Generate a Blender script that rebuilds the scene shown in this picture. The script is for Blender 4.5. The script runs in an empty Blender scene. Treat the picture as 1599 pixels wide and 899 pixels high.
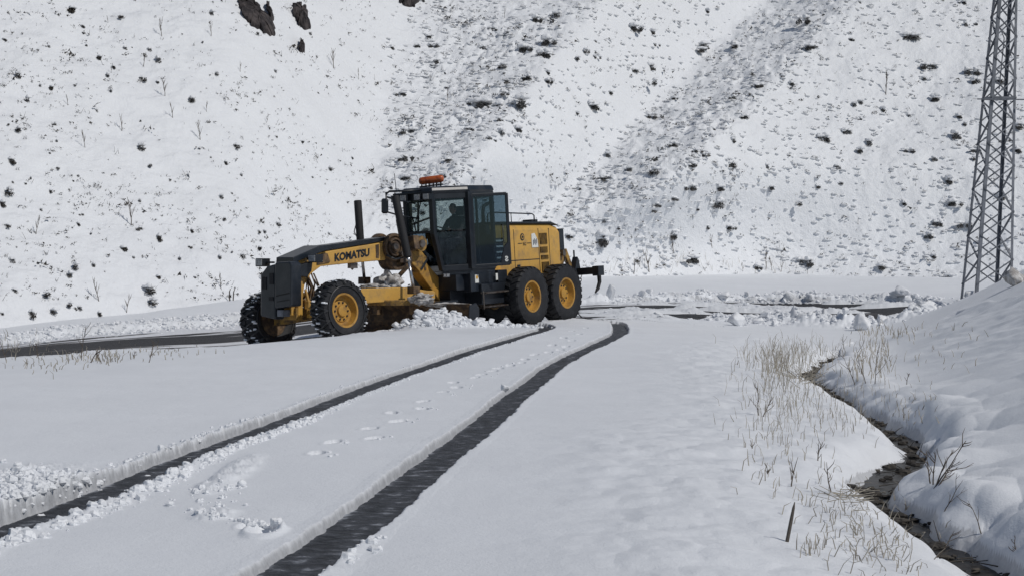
import bpy, bmesh, math, random
import numpy as np
from mathutils import Vector, Matrix
random.seed(7)
RNG = np.random.RandomState(11)
C = bpy.context.scene.collection
S = bpy.context.scene
# ------------------------------------------------------------------ camera, sky, sun, exposure
FP, HZ, CX, CH = 2800.0, 425.0, 799.5, 1.3      # focal length in photo pixels, horizon row, centre column, eye height
cam = bpy.data.cameras.new('camera'); camo = bpy.data.objects.new('camera', cam); C.objects.link(camo)
cam.sensor_width = 36; cam.lens = FP / 1599 * 36; cam.shift_y = -(449.5 - HZ) / 1599
cam.clip_start = 0.1; cam.clip_end = 2000
camo.location = (0, 0, CH); camo.rotation_euler = (math.pi / 2, 0, 0); S.camera = camo
SUN = Vector((0.56, -0.36, 0.72)).normalized()
w = bpy.data.worlds.new('World'); S.world = w; w.use_nodes = True
sky = w.node_tree.nodes.new('ShaderNodeTexSky'); sky.sky_type = 'NISHITA'; sky.sun_disc = False
sky.sun_elevation = math.asin(SUN.z); sky.sun_rotation = math.atan2(SUN.x, SUN.y)
sky.air_density = 1.0; sky.dust_density = 0.6; sky.altitude = 1500
bg = w.node_tree.nodes['Background']; bg.inputs[1].default_value = 0.085
w.node_tree.links.new(sky.outputs[0], bg.inputs[0])
sl = bpy.data.lights.new('sun', 'SUN'); sl.energy = 3.85; sl.angle = math.radians(0.5); sl.color = (1.0, 0.965, 0.91)
so = bpy.data.objects.new('sun', sl); C.objects.link(so); so.location = (20, 10, 40)
so.rotation_euler = SUN.to_track_quat('Z', 'Y').to_euler()
S.view_settings.view_transform = 'Standard'; S.view_settings.look = 'None'
S.view_settings.exposure = -0.76; S.view_settings.gamma = 1
S.render.engine = 'CYCLES'

# ------------------------------------------------------------------ helpers
def tag(o, label=None, cat=None, group=None, kind=None):
    if label: o['label'] = label
    if cat: o['category'] = cat
    if group: o['group'] = group
    if kind: o['kind'] = kind
    return o
def link(o, parent=None):
    C.objects.link(o)
    if parent is not None:
        o.parent = parent
        o.matrix_parent_inverse = Matrix.Translation(parent.location).inverted() if parent.type == 'EMPTY' else Matrix.Identity(4)
    return o
def empty(name, loc):
    o = bpy.data.objects.new(name, None); o.location = loc; o.empty_display_size = 0.2; C.objects.link(o); return o
class MB:
    def __init__(s): s.v = []; s.f = []
    def add(s, vs, fs):
        n = len(s.v); s.v += [tuple(p) for p in vs]; s.f += [tuple(n + i for i in f) for f in fs]; return s
    def box(s, T, x0, x1, y0, y1, z0, z1):
        return s.add([T(x, y, z) for x in (x0, x1) for y in (y0, y1) for z in (z0, z1)],
            [(0,1,3,2), (4,6,7,5), (0,4,5,1), (2,3,7,6), (0,2,6,4), (1,5,7,3)])
    def prism(s, T, poly, a0, a1, mode='xz'):
        n = len(poly)
        def P(p, a):
            if mode == 'xz': return T(p[0], a, p[1])
            if mode == 'yz': return T(a, p[0], p[1])
            return T(p[0], p[1], a)
        vs = [P(p, a0) for p in poly] + [P(p, a1) for p in poly]
        fs = [tuple(range(n)), tuple(range(2 * n - 1, n - 1, -1))] + [(i, i + n, (i + 1) % n + n, (i + 1) % n) for i in range(n)]
        return s.add(vs, fs)
    def loft(s, rings, caps=True):
        n = len(rings[0]); vs = [p for r in rings for p in r]; fs = []
        for k in range(len(rings) - 1):
            for i in range(n):
                j = (i + 1) % n; fs.append((k*n+i, k*n+j, (k+1)*n+j, (k+1)*n+i))
        if caps: fs += [tuple(range(n - 1, -1, -1)), tuple(range((len(rings)-1)*n, len(rings)*n))]
        return s.add(vs, fs)
    def tube(s, pts, r, n=8):
        pts = [Vector(p) for p in pts]; rs = r if isinstance(r, (list, tuple)) else [r] * len(pts)
        rings = []; up = None
        for i, p in enumerate(pts):
            d = (pts[min(i+1, len(pts)-1)] - pts[max(i-1, 0)]).normalized()
            if up is None or abs(d.dot(up)) > .98: up = Vector((0, 0, 1)) if abs(d.z) < .9 else Vector((1, 0, 0))
            a = d.cross(up).normalized(); b = d.cross(a); up = b.cross(d) if False else up
            rings.append([p + (a * math.cos(t) + b * math.sin(t)) * rs[i] for t in [2*math.pi*k/n for k in range(n)]])
        return s.loft(rings)
    def bar(s, p0, p1, w, h=None, up=(0, 0, 1)):
        p0 = Vector(p0); p1 = Vector(p1); d = (p1 - p0).normalized(); h = h or w
        a = d.cross(Vector(up))
        if a.length < .05: a = d.cross(Vector((1, 0, 0)))
        a.normalize(); b = a.cross(d)
        q = [a*w/2+b*h/2, -a*w/2+b*h/2, -a*w/2-b*h/2, a*w/2-b*h/2]
        return s.loft([[p0 + k for k in q], [p1 + k for k in q]])
    def lathe(s, c, ax, prof, n=48, a0=0, caps=True):          # prof: (radius, offset along the axis)
        c = Vector(c); ax = Vector(ax).normalized()
        u = ax.cross(Vector((0, 0, 1)))
        if u.length < .05: u = Vector((1, 0, 0))
        u.normalize(); v = ax.cross(u)
        rings = [[c + ax * o + (u * math.cos(t) + v * math.sin(t)) * r for t in [a0 + 2*math.pi*k/n for k in range(n)]] for r, o in prof]
        return s.loft(rings, caps=caps)
    def build(s, name, mat, parent=None, smooth=False, bevel=0):
        me = bpy.data.meshes.new(name); me.from_pydata(s.v, [], s.f); me.update()
        bm = bmesh.new(); bm.from_mesh(me); bmesh.ops.recalc_face_normals(bm, faces=bm.faces); bm.to_mesh(me); bm.free()
        if mat: me.materials.append(mat)
        if smooth: me.polygons.foreach_set('use_smooth', [True] * len(me.polygons)); 
        o = bpy.data.objects.new(name, me); link(o)
        if smooth == 'auto':
            m = o.modifiers.new('es', 'EDGE_SPLIT'); m.split_angle = math.radians(38)
        if bevel:
            m = o.modifiers.new('bevel', 'BEVEL'); m.width = bevel; m.segments = 2; m.limit_method = 'ANGLE'; m.angle_limit = math.radians(35)
        if parent is not None: attach(o, parent)
        return o
def attach(o, parent):
    o.parent = parent
    if parent.parent is None: o.matrix_parent_inverse = Matrix.Translation(parent.location).inverted()
    return o
def T0(x, y, z): return Vector((x, y, z))

# ------------------------------------------------------------------ materials
def mat(name, col, rough=.6, metal=0, spec=.5, bump=0, bscale=20, col2=None, cscale=3, cthr=(.45, .6), detail=6, coat=0):
    m = bpy.data.materials.new(name); m.use_nodes = True; nt = m.node_tree; b = nt.nodes['Principled BSDF']
    b.inputs['Base Color'].default_value = (*col, 1); b.inputs['Roughness'].default_value = rough
    b.inputs['Metallic'].default_value = metal; b.inputs['Specular IOR Level'].default_value = spec
    b.inputs['Coat Weight'].default_value = coat
    g = nt.nodes.new('ShaderNodeNewGeometry')
    if col2:
        n = nt.nodes.new('ShaderNodeTexNoise'); n.inputs['Scale'].default_value = cscale; n.inputs['Detail'].default_value = detail
        n.inputs['Roughness'].default_value = .65
        r = nt.nodes.new('ShaderNodeValToRGB'); r.color_ramp.elements[0].position = cthr[0]; r.color_ramp.elements[1].position = cthr[1]
        r.color_ramp.elements[0].color = (*col, 1); r.color_ramp.elements[1].color = (*col2, 1)
        nt.links.new(g.outputs['Position'], n.inputs['Vector']); nt.links.new(n.outputs[0], r.inputs[0]); nt.links.new(r.outputs[0], b.inputs['Base Color'])
    if bump:
        n2 = nt.nodes.new('ShaderNodeTexNoise'); n2.inputs['Scale'].default_value = bscale; n2.inputs['Detail'].default_value = 6
        bp = nt.nodes.new('ShaderNodeBump'); bp.inputs['Strength'].default_value = bump; bp.inputs['Distance'].default_value = .02
        nt.links.new(g.outputs['Position'], n2.inputs['Vector']); nt.links.new(n2.outputs[0], bp.inputs['Height']); nt.links.new(bp.outputs[0], b.inputs['Normal'])
    return m
M = {}
M['yellow'] = mat('machine_yellow', (.60, .345, .075), .5, col2=(.34, .215, .095), cscale=3.4, cthr=(.47, .72), bump=.15, bscale=9)
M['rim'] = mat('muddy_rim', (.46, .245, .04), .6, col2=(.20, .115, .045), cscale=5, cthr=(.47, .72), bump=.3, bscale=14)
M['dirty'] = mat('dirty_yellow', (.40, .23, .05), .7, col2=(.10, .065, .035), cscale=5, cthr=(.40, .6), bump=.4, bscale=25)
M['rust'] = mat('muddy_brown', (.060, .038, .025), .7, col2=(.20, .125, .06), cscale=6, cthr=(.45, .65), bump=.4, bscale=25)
M['black'] = mat('black_paint', (.011, .014, .019), .38, col2=(.024, .028, .036), cscale=3, cthr=(.45, .75))
M['slate'] = mat('slate_panel', (.013, .018, .026), .36, col2=(.035, .038, .045), cscale=2.5, cthr=(.45, .7), bump=.15, bscale=6)
M['flat'] = mat('dark_rubber', (.012, .012, .014), .75, bump=.3, bscale=60)
M['tyre'] = mat('tyre_rubber', (.010, .0105, .013), .7, col2=(.028, .029, .033), cscale=7, cthr=(.5, .75), bump=.3, bscale=40)
M['link'] = mat('chain_links', (.05, .05, .052), .5, .5)
M['steel'] = mat('worn_steel', (.17, .15, .135), .45, .6, col2=(.07, .05, .04), cscale=6)
M['chrome'] = mat('cylinder_rod', (.55, .55, .56), .22, .9)
M['white'] = mat('white_sticker', (.72, .72, .68), .5, col2=(.4, .4, .4), cscale=30, cthr=(.55, .7))
M['orange'] = mat('orange_lens', (.50, .115, .03), .3, coat=.3, col2=(.30, .06, .02), cscale=10)
M['lens'] = mat('lamp_lens', (.38, .39, .40), .18, col2=(.2, .2, .22), cscale=25)
M['cloth'] = mat('dark_cloth', (.016, .017, .022), .9, bump=.3, bscale=30)
M['skin'] = mat('skin', (.28, .15, .10), .6)
M['hair'] = mat('hair', (.010, .008, .007), .7)
M['galv'] = mat('galvanised_steel', (.20, .212, .24), .6, .15, col2=(.13, .14, .16), cscale=4)
M['wood'] = mat('weathered_wood', (.10, .085, .07), .8, bump=.4, bscale=60)
M['twig'] = mat('bare_twig', (.085, .065, .05), .85, col2=(.14, .11, .08), cscale=9)
M['straw'] = mat('dry_grass', (.42, .38, .31), .85, col2=(.22, .195, .16), cscale=7)
M['bush2'] = mat('grey_brush', (.12, .115, .11), .9, col2=(.05, .047, .045), cscale=10)
M['bush'] = mat('dark_brush', (.036, .032, .029), .9, col2=(.08, .07, .058), cscale=8)
M['rock'] = mat('dark_rock', (.020, .016, .017), .9, col2=(.075, .062, .06), cscale=2.2, bump=.8, bscale=6)
M['stone'] = mat('grey_stone', (.10, .10, .11), .85, col2=(.2, .2, .21), cscale=6, bump=.6, bscale=15)

def snow_mat(name, col=(.795, .812, .84), bumps=((.9, .4, .04), (5, .25, .02), (22, .4, .010), (75, .5, .006)), dirt=None, attr=None):
    m = bpy.data.materials.new(name); m.use_nodes = True; nt = m.node_tree; b = nt.nodes['Principled BSDF']; L = nt.links.new
    b.inputs['Roughness'].default_value = .62; b.inputs['Specular IOR Level'].default_value = .25
    g = nt.nodes.new('ShaderNodeNewGeometry')
    base = nt.nodes.new('ShaderNodeTexNoise'); base.inputs['Scale'].default_value = .7; base.inputs['Detail'].default_value = 5
    r = nt.nodes.new('ShaderNodeValToRGB'); r.color_ramp.elements[0].position = .3; r.color_ramp.elements[1].position = .7
    r.color_ramp.elements[0].color = (*[c * .955 for c in col], 1); r.color_ramp.elements[1].color = (*col, 1)
    L(g.outputs['Position'], base.inputs['Vector']); L(base.outputs[0], r.inputs[0]); colout = r.outputs[0]
    if attr:                                           # slushy, dirty snow where the wheels and plough went
        a = nt.nodes.new('ShaderNodeAttribute'); a.attribute_name = attr
        n = nt.nodes.new('ShaderNodeTexNoise'); n.inputs['Scale'].default_value = 22; n.inputs['Detail'].default_value = 7; n.inputs['Roughness'].default_value = .7
        L(g.outputs['Position'], n.inputs['Vector'])
        ma = nt.nodes.new('ShaderNodeMath'); ma.operation = 'MULTIPLY_ADD'; ma.inputs[1].default_value = .9; L(n.outputs[0], ma.inputs[0]); 
        sb = nt.nodes.new('ShaderNodeMath'); sb.operation = 'SUBTRACT'; sb.inputs[1].default_value = .45; L(a.outputs['Fac'], sb.inputs[0]); L(sb.outputs[0], ma.inputs[2])
        mu = nt.nodes.new('ShaderNodeMath'); mu.operation = 'MULTIPLY'; mu.use_clamp = True; L(ma.outputs[0], mu.inputs[0]); L(a.outputs['Fac'], mu.inputs[1])
        mx = nt.nodes.new('ShaderNodeMix'); mx.data_type = 'RGBA'; L(mu.outputs[0], mx.inputs[0]); L(colout, mx.inputs[6]); mx.inputs[7].default_value = (.13, .125, .125, 1)
        colout = mx.outputs[2]
    L(colout, b.inputs['Base Color'])
    prev = None
    for sc, st, di in bumps:
        n = nt.nodes.new('ShaderNodeTexNoise'); n.inputs['Scale'].default_value = sc; n.inputs['Detail'].default_value = 4
        bp = nt.nodes.new('ShaderNodeBump'); bp.inputs['Strength'].default_value = st; bp.inputs['Distance'].default_value = di
        L(g.outputs['Position'], n.inputs['Vector']); L(n.outputs[0], bp.inputs['Height'])
        if prev: L(prev.outputs[0], bp.inputs['Normal'])
        prev = bp
    L(prev.outputs[0], b.inputs['Normal'])
    return m
M['snow'] = snow_mat('snow_ground', attr='dirt')
M['hillsnow'] = snow_mat('snow_hill', col=(.815, .828, .85), bumps=((1.2, .5, .10), (5, .7, .06), (16, .6, .03)))
M['clod'] = snow_mat('snow_chunks', col=(.82, .83, .85), bumps=((9, .6, .04), (40, .6, .012)))
M['slush'] = mat('dirty_snow', (.30, .28, .265), .75, col2=(.62, .61, .60), cscale=8, cthr=(.4, .62), bump=.7, bscale=18)
M['cap'] = snow_mat('shrub_snow', col=(.82, .83, .85), bumps=((6, .6, .04), (30, .5, .015)))

def glass(name, tint=(.55, .66, .66), f=.10):
    m = bpy.data.materials.new(name); m.use_nodes = True; nt = m.node_tree; nt.nodes.remove(nt.nodes['Principled BSDF'])
    t = nt.nodes.new('ShaderNodeBsdfTransparent'); t.inputs[0].default_value = (*tint, 1)
    g = nt.nodes.new('ShaderNodeBsdfGlossy'); g.inputs['Roughness'].default_value = .04; g.inputs[0].default_value = (.5, .62, .72, 1)
    x = nt.nodes.new('ShaderNodeMixShader'); x.inputs[0].default_value = f
    nt.links.new(t.outputs[0], x.inputs[1]); nt.links.new(g.outputs[0], x.inputs[2]); nt.links.new(x.outputs[0], nt.nodes['Material Output'].inputs[0]); return m
M['glass'] = glass('cab_glass', (.74, .78, .78), .04); M['glass2'] = glass('door_glass', (.36, .44, .49), .07)

def road_mat(name, wet=(.045, .045, .05), mud=(.075, .06, .055), stretch=(.22, 3.0), lo=.42, hi=.60, snowc=(.70, .71, .74), vband=None):
    m = bpy.data.materials.new(name); m.use_nodes = True; nt = m.node_tree; b = nt.nodes['Principled BSDF']; L = nt.links.new
    uv = nt.nodes.new('ShaderNodeUVMap'); uv.uv_map = 'UVMap'
    mp = nt.nodes.new('ShaderNodeMapping'); mp.inputs['Scale'].default_value = (stretch[0], stretch[1], 1); L(uv.outputs[0], mp.inputs[0])
    n = nt.nodes.new('ShaderNodeTexNoise'); n.inputs['Scale'].default_value = 1; n.inputs['Detail'].default_value = 8; n.inputs['Roughness'].default_value = .62; L(mp.outputs[0], n.inputs['Vector'])
    at = nt.nodes.new('ShaderNodeAttribute'); at.attribute_name = 'cover'
    ad = nt.nodes.new('ShaderNodeMath'); ad.operation = 'ADD'; L(n.outputs[0], ad.inputs[0]); L(at.outputs['Fac'], ad.inputs[1])
    r = nt.nodes.new('ShaderNodeValToRGB'); L(ad.outputs[0], r.inputs[0])
    r.color_ramp.elements[0].position = lo; r.color_ramp.elements[1].position = hi
    r.color_ramp.elements[0].color = (*wet, 1); r.color_ramp.elements[1].color = (*snowc, 1)
    e = r.color_ramp.elements.new((lo + hi) / 2); e.color = (*[c * 1.8 for c in mud], 1)
    L(r.outputs[0], b.inputs['Base Color'])
    r2 = nt.nodes.new('ShaderNodeValToRGB'); L(ad.outputs[0], r2.inputs[0]); r2.color_ramp.elements[0].position = lo; r2.color_ramp.elements[1].position = hi
    r2.color_ramp.elements[0].color = (.55,)*3 + (1,); r2.color_ramp.elements[1].color = (.7,)*3 + (1,); L(r2.outputs[0], b.inputs['Roughness'])
    b.inputs['Specular IOR Level'].default_value = .07
    g = nt.nodes.new('ShaderNodeNewGeometry'); n2 = nt.nodes.new('ShaderNodeTexNoise'); n2.inputs['Scale'].default_value = 16; n2.inputs['Detail'].default_value = 8
    L(g.outputs['Position'], n2.inputs['Vector'])
    mix = nt.nodes.new('ShaderNodeMath'); mix.operation = 'ADD'; L(n2.outputs[0], mix.inputs[0]); L(ad.outputs[0], mix.inputs[1])
    bp = nt.nodes.new('ShaderNodeBump'); bp.inputs['Strength'].default_value = .9; bp.inputs['Distance'].default_value = .03
    L(mix.outputs[0], bp.inputs['Height']); L(bp.outputs[0], b.inputs['Normal'])
    return m
M['road'] = road_mat('slushy_road', wet=(.024, .024, .028), mud=(.042, .040, .040), lo=.45, hi=.56)
M['rut'] = road_mat('wheel_rut', wet=(.028, .031, .037), mud=(.040, .043, .050), stretch=(9, 8), lo=.36, hi=.72, snowc=(.36, .38, .42))
M['water'] = mat('stream_water', (.012, .011, .010), .35, spec=.08, col2=(.035, .030, .025), cscale=7, cthr=(.45, .6), bump=.35, bscale=14)

# ------------------------------------------------------------------ noise
_p = RNG.rand(256, 256) * 2 * np.pi
def perlin(x, y, seed=0):
    x = np.asarray(x, float) + seed * 37.13; y = np.asarray(y, float) + seed * 17.71
    xi = np.floor(x).astype(int); yi = np.floor(y).astype(int); xf = x - xi; yf = y - yi
    def g(ix, iy, dx, dy):
        a = _p[ix & 255, iy & 255]; return np.cos(a) * dx + np.sin(a) * dy
    u = xf * xf * xf * (xf * (xf * 6 - 15) + 10); v = yf * yf * yf * (yf * (yf * 6 - 15) + 10)
    n00 = g(xi, yi, xf, yf); n10 = g(xi+1, yi, xf-1, yf); n01 = g(xi, yi+1, xf, yf-1); n11 = g(xi+1, yi+1, xf-1, yf-1)
    return (n00*(1-u)+n10*u)*(1-v) + (n01*(1-u)+n11*u)*v
def fbm(x, y, o=4, seed=0, gain=.5):
    s = 0; a = 1
    for k in range(o): s = s + a * perlin(x * 2**k, y * 2**k, seed + k * 3); a *= gain
    return s
def sstep(a, b, x):
    t = np.clip((x - a) / (b - a), 0, 1); return t * t * (3 - 2 * t)
def cell(x, y, seed=0):                                # distance to the nearest of jittered cell points, for pillow and clod shapes
    x = np.asarray(x, float) + seed * 11.3; y = np.asarray(y, float) + seed * 7.9
    xi = np.floor(x).astype(int); yi = np.floor(y).astype(int); d = np.full(x.shape, 9.0)
    for i in (-1, 0, 1):
        for j in (-1, 0, 1):
            a = _p[(xi+i) & 255, (yi+j) & 255] / (2*np.pi); b = _p[(yi+j+91) & 255, (xi+i+57) & 255] / (2*np.pi)
            d = np.minimum(d, np.hypot(xi + i + a - x, yi + j + b - y))
    return d

# ------------------------------------------------------------------ lie of the land: spot heights, thin plate between them
def W(px, row, D): return ((px - CX) / FP * D, D, CH - (row - HZ) / FP * D)
spots = []                                             # (column, distance, height)
def sp(px, D, z): spots.append((px, D, z))
def sr(px, D, row): spots.append((px, D, CH - (row - HZ) / FP * D))
for px in (-700, -350, 0, 300, 600, 900):
    for D in (5, 7, 10, 14): sp(px, D, 0)
for px in (300, 600, 900, 1080): sp(px, 19, 0)
for px in (600, 900, 1080): sp(px, 26, .03)
sp(-700, 17, 0); sp(-350, 18, 0); sp(0, 17, .01); sr(-350, 20, 617); sr(0, 22, 588); sr(100, 24.5, 574); sr(200, 27, 560); sr(370, 31.5, 538)
sr(480, 33.4, 528); sr(600, 34.8, 519); sr(740, 36.8, 512.5); sr(823, 38.6, 510); sr(905, 41.5, 501); sr(980, 43.5, 501); sr(1100, 44.5, 504)
sr(1200, 44, 512); sr(1300, 41, 520)
# road, near edge then far edge
sp(-700, 22, -.15); sp(-350, 24, -.12); sr(0, 29.7, 560); sr(200, 33, 547); sp(420, 36, -.22); sp(419, 37.8, -.25); sp(529, 36.3, -.02); sp(640, 38.2, .06); sp(740, 39.2, .08)
sp(823, 41.2, .12); sp(877, 42.4, .19); sp(764, 43.6, .10); sr(980, 46, 497); sr(1100, 48, 496); sr(1200, 48, 500); sr(1300, 47, 505); sr(1400, 47, 508)
sp(-350, 35, -.3); sr(0, 41.5, 531); sr(193, 44.2, 511); sr(370, 46.5, 498); sr(560, 49, 486); sr(760, 54, 476); sr(950, 57, 468); sr(1200, 61, 464); sr(1400, 60, 464); sr(1480, 57, 466)
# hill foot
FOOT = [(-900, 34, 560), (-350, 40, 540), (0, 45, 512), (100, 47, 499), (270, 50, 481), (380, 52, 467), (560, 60, 451), (700, 66, 441), (950, 71, 431), (1200, 75, 427), (1480, 75, 432), (1950, 73, 420), (2500, 70, 400)]
for a in FOOT:
    sr(*[a[0], a[1], a[2]]); sr(a[0], a[1] * 1.25, a[2] - 6)
# ditch with the stream and the bank to its right
STREAM = [(1650, 965, 8.3), (1560, 897, 9.9), (1500, 876, 10.3), (1455, 845, 11.0), (1405, 803, 12.2), (1370, 778, 13.1), (1395, 745, 14.4), (1428, 722, 15.5), (1425, 700, 16.8), (1385, 672, 18.6), (1345, 645, 20.8),
          (1312, 622, 23.2), (1275, 602, 25.8), (1262, 590, 27.6), (1285, 571, 31), (1310, 558, 34)]
for px, row, D in STREAM: sp(px, D, CH - (row - HZ) / FP * D + .16)
sp(1150, 12, -.02); sp(1180, 9, -.02); sp(1250, 8, -.06); sp(1150, 17, -.02); sp(1140, 24, -.0); sp(1150, 31, .02); sp(1180, 37, .0); sp(1270, 12.2, -.10); sp(1280, 17, -.10); sp(1230, 24, -.06)
sr(1599, 8.6, 925); sr(1599, 10, 845); sr(1599, 12, 745); sr(1599, 15, 655); sr(1599, 20, 565); sr(1599, 27, 492); sr(1599, 35, 445); sr(1599, 43, 420)
sr(1500, 15, 700); sr(1480, 20, 610); sr(1470, 27, 545); sr(1480, 35, 500); sr(1465, 43, 480); sr(1400, 39, 520); sr(1400, 32, 550); sr(1380, 27, 572); sr(1400, 22, 615); sr(1560, 43, 440)
sr(1480, 50, 474); sr(1599, 51, 432); sr(1599, 58, 452); sr(1540, 47, 454)
sp(2000, 9, .5); sp(2000, 20, 2.0); sp(2000, 35, 3.2); sp(2000, 50, 3.0); sp(2500, 10, 1.0); sp(2500, 30, 4.5); sp(2500, 50, 5)
sp(2000, 5, .1); sp(1300, 5, -.1)
_A = np.array(spots); _K = np.c_[(_A[:, 0] - 800) / 300, np.log(_A[:, 1]) * 3.5]
def _phi(r2): return .5 * r2 * np.log(r2 + 1e-12)
_n = len(_A); _d = ((_K[:, None] - _K[None]) ** 2).sum(-1)
_m = np.zeros((_n+3, _n+3)); _m[:_n, :_n] = _phi(_d) + np.eye(_n) * .02; _P = np.c_[np.ones(_n), _K]; _m[:_n, _n:] = _P; _m[_n:, :_n] = _P.T
_w = np.linalg.solve(_m, np.r_[_A[:, 2], 0, 0, 0])
def base_z(px, D):
    px = np.asarray(px, float); D = np.asarray(D, float); sh = px.shape; a = ((px - 800) / 300).ravel(); b = (np.log(D) * 3.5).ravel(); out = np.empty(a.size)
    for i in range(0, a.size, 60000):
        q = (a[i:i+60000, None] - _K[None, :, 0])**2 + (b[i:i+60000, None] - _K[None, :, 1])**2
        out[i:i+60000] = _phi(q) @ _w[:_n] + _w[_n] + _w[_n+1] * a[i:i+60000] + _w[_n+2] * b[i:i+60000]
    return out.reshape(sh)
def ray(px, row, lo=5.5, hi=80, dz=0):                 # first ground point seen in a direction
    D = np.exp(np.linspace(math.log(lo), math.log(hi), 900)); z = base_z(np.full(900, float(px)), D) + dz
    r = HZ + (CH - z) / D * FP
    k = np.argmax(r <= row); k = max(k, 1); t = (r[k-1] - row) / max(r[k-1] - r[k], 1e-6); t = min(max(t, 0), 1)
    D = D[k-1] + t * (D[k] - D[k-1]); return ((px - CX) / FP * D, D)
def smooth_line(pts, n=6):
    P = [np.array(p, float) for p in pts]; P = [2*P[0]-P[1]] + P + [2*P[-1]-P[-2]]; out = []
    for i in range(1, len(P) - 2):
        for k in range(n):
            t = k / n; out.append(.5 * ((2*P[i]) + (P[i+1]-P[i-1])*t + (2*P[i-1]-5*P[i]+4*P[i+1]-P[i+2])*t*t + (3*P[i]-P[i-1]-3*P[i+1]+P[i+2])*t**3))
    out.append(P[-2]); return np.array(out)
def dist_line(X, Y, L, reach):
    """distance to a polyline, signed side (+ right of travel) and length along it, for points within reach"""
    d = np.full(X.shape, 1e3); sd = np.zeros(X.shape); al = np.zeros(X.shape); s0 = 0
    for k in range(len(L) - 1):
        a, b = L[k], L[k+1]; v = b - a; l = math.hypot(*v)
        if l < 1e-6: continue
        m = (X > min(a[0], b[0]) - reach) & (X < max(a[0], b[0]) + reach) & (Y > min(a[1], b[1]) - reach) & (Y < max(a[1], b[1]) + reach)
        if m.any():
            x = X[m] - a[0]; y = Y[m] - a[1]; t = np.clip((x*v[0] + y*v[1]) / l**2, 0, 1)
            q = np.hypot(x - t*v[0], y - t*v[1]); old = d[m]; c = q < old
            s = np.sign(x * v[1] - y * v[0]); d[m] = np.where(c, q, old); sd[m] = np.where(c, s, sd[m]); al[m] = np.where(c, s0 + t*l, al[m])
        s0 += l
    return d, sd, al
TRACK_L = smooth_line([ray(*p, dz=-.05) for p in [(-260, 940), (-120, 886), (0, 838), (75, 812), (150, 782), (215, 754), (290, 722), (355, 697), (420, 672), (480, 648), (560, 615), (640, 585), (720, 557), (780, 538), (820, 526), (843, 519), (853, 515)]] + [(.62, 39.6), (.2, 40.5), (-.6, 41.2)])
TRACK_R = smooth_line([ray(*p, dz=-.05) for p in [(250, 1040), (380, 950), (465, 890), (540, 838), (620, 776), (700, 712), (760, 662), (805, 622), (840, 596), (865, 575), (900, 556), (930, 542), (955, 530), (968, 521)]] + [(2.42, 41.2), (2.15, 42.4), (1.6, 43.0), (.8, 42.6)])
STR = smooth_line([W(px, row, D)[:2] for px, row, D in STREAM])
def wp(px, D): return ((px - CX) / FP * D, D)
NEAR = smooth_line([wp(*p) for p in [(-800, 23), (-350, 25.5), (0, 29.7), (200, 33.0), (420, 34.9), (533, 35.2), (640, 36.6), (740, 38.2), (823, 40.0), (905, 42.6), (980, 45), (1100, 46.6), (1200, 46.6), (1300, 45.8), (1400, 45.6), (1470, 47.5)]])
FAR = smooth_line([wp(*p) for p in [(-800, 34.5), (-350, 37.4), (0, 41.5), (193, 44.2), (370, 46.5), (560, 50.5), (760, 54), (950, 57), (1200, 60), (1400, 59), (1470, 55)]])
ROADPOLY = np.vstack([NEAR, FAR[::-1]])
def inside(X, Y, P):
    c = np.zeros(X.shape, bool); n = len(P)
    for i in range(n):
        a, b = P[i], P[(i+1) % n]
        if a[1] == b[1]: continue
        c ^= ((a[1] > Y) != (b[1] > Y)) & (X < (b[0]-a[0]) * (Y-a[1]) / (b[1]-a[1]) + a[0])
    return c

# ------------------------------------------------------------------ the snow sheet
gp = np.arange(-420, 2020.1, 1.3); gl = np.r_[np.arange(math.log(5.2), math.log(43.5), .0036), np.arange(math.log(43.5), math.log(62), .0017), np.arange(math.log(62), math.log(86), .0036)]; gD = np.exp(gl)
PX, DD = np.meshgrid(gp, gD); GX = (PX - CX) / FP * DD; GY = DD.copy()
cp = gp[::8]; cl = gD[::6]
_c = base_z(*np.meshgrid(cp, cl))                       # coarse evaluation, then linear refinement
_t = np.empty((len(cl), len(gp)))
for i in range(len(cl)): _t[i] = np.interp(gp, cp, _c[i])
GZ = np.empty(PX.shape)
for j in range(len(gp)): GZ[:, j] = np.interp(gl, np.log(cl), _t[:, j])
BASE = GZ.copy()
dirt = np.zeros(PX.shape)
GZ += .026 * fbm(GX * .35, GY * .22, 3, 1) + .008 * fbm(GX * 1.6, GY * 1.1, 3, 4)
# road bed
din = inside(GX, GY, ROADPOLY)
dn, _, an = dist_line(GX, GY, NEAR, 3.2); df, _, af = dist_line(GX, GY, FAR, 3.2)
de = np.minimum(dn, df); sgn = np.where(din, de, -de)   # + inside
edge = sgn + .16 * fbm(GX * 1.3, GY * 1.3, 4, 9)
GZ -= .13 * sstep(-.05, .09, edge)
rub = np.exp(-((sgn + .25) / .55) ** 2)
def chunky(x, y, s, seed, m=None):
    if m is not None:
        out = np.zeros(x.shape); k = m > 2e-3
        if k.any(): out[k] = chunky(x[k], y[k], s, seed)
        return out
    c = np.clip(1 - cell(x * s + .35 * perlin(x * s * 1.7, y * s * 1.7, seed + 40), y * s + .35 * perlin(x * s * 1.7, y * s * 1.7, seed + 44), seed) * 1.3, 0, 1) ** .8; return np.clip(c + .35 * fbm(x * s * 1.9, y * s * 1.9, 3, seed + 48) * (.3 + c), 0, 1.3)
gl_w = lambda px, a, b, f=60: sstep(a - f, a, px) * (1 - sstep(b, b + f, px))
far_side = df < dn
amp = np.where(far_side, .09 * gl_w(PX, 20, 380) + .17 * gl_w(PX, 950, 1430), .04 + .30 * gl_w(PX, 1130, 1440, 40))
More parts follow.
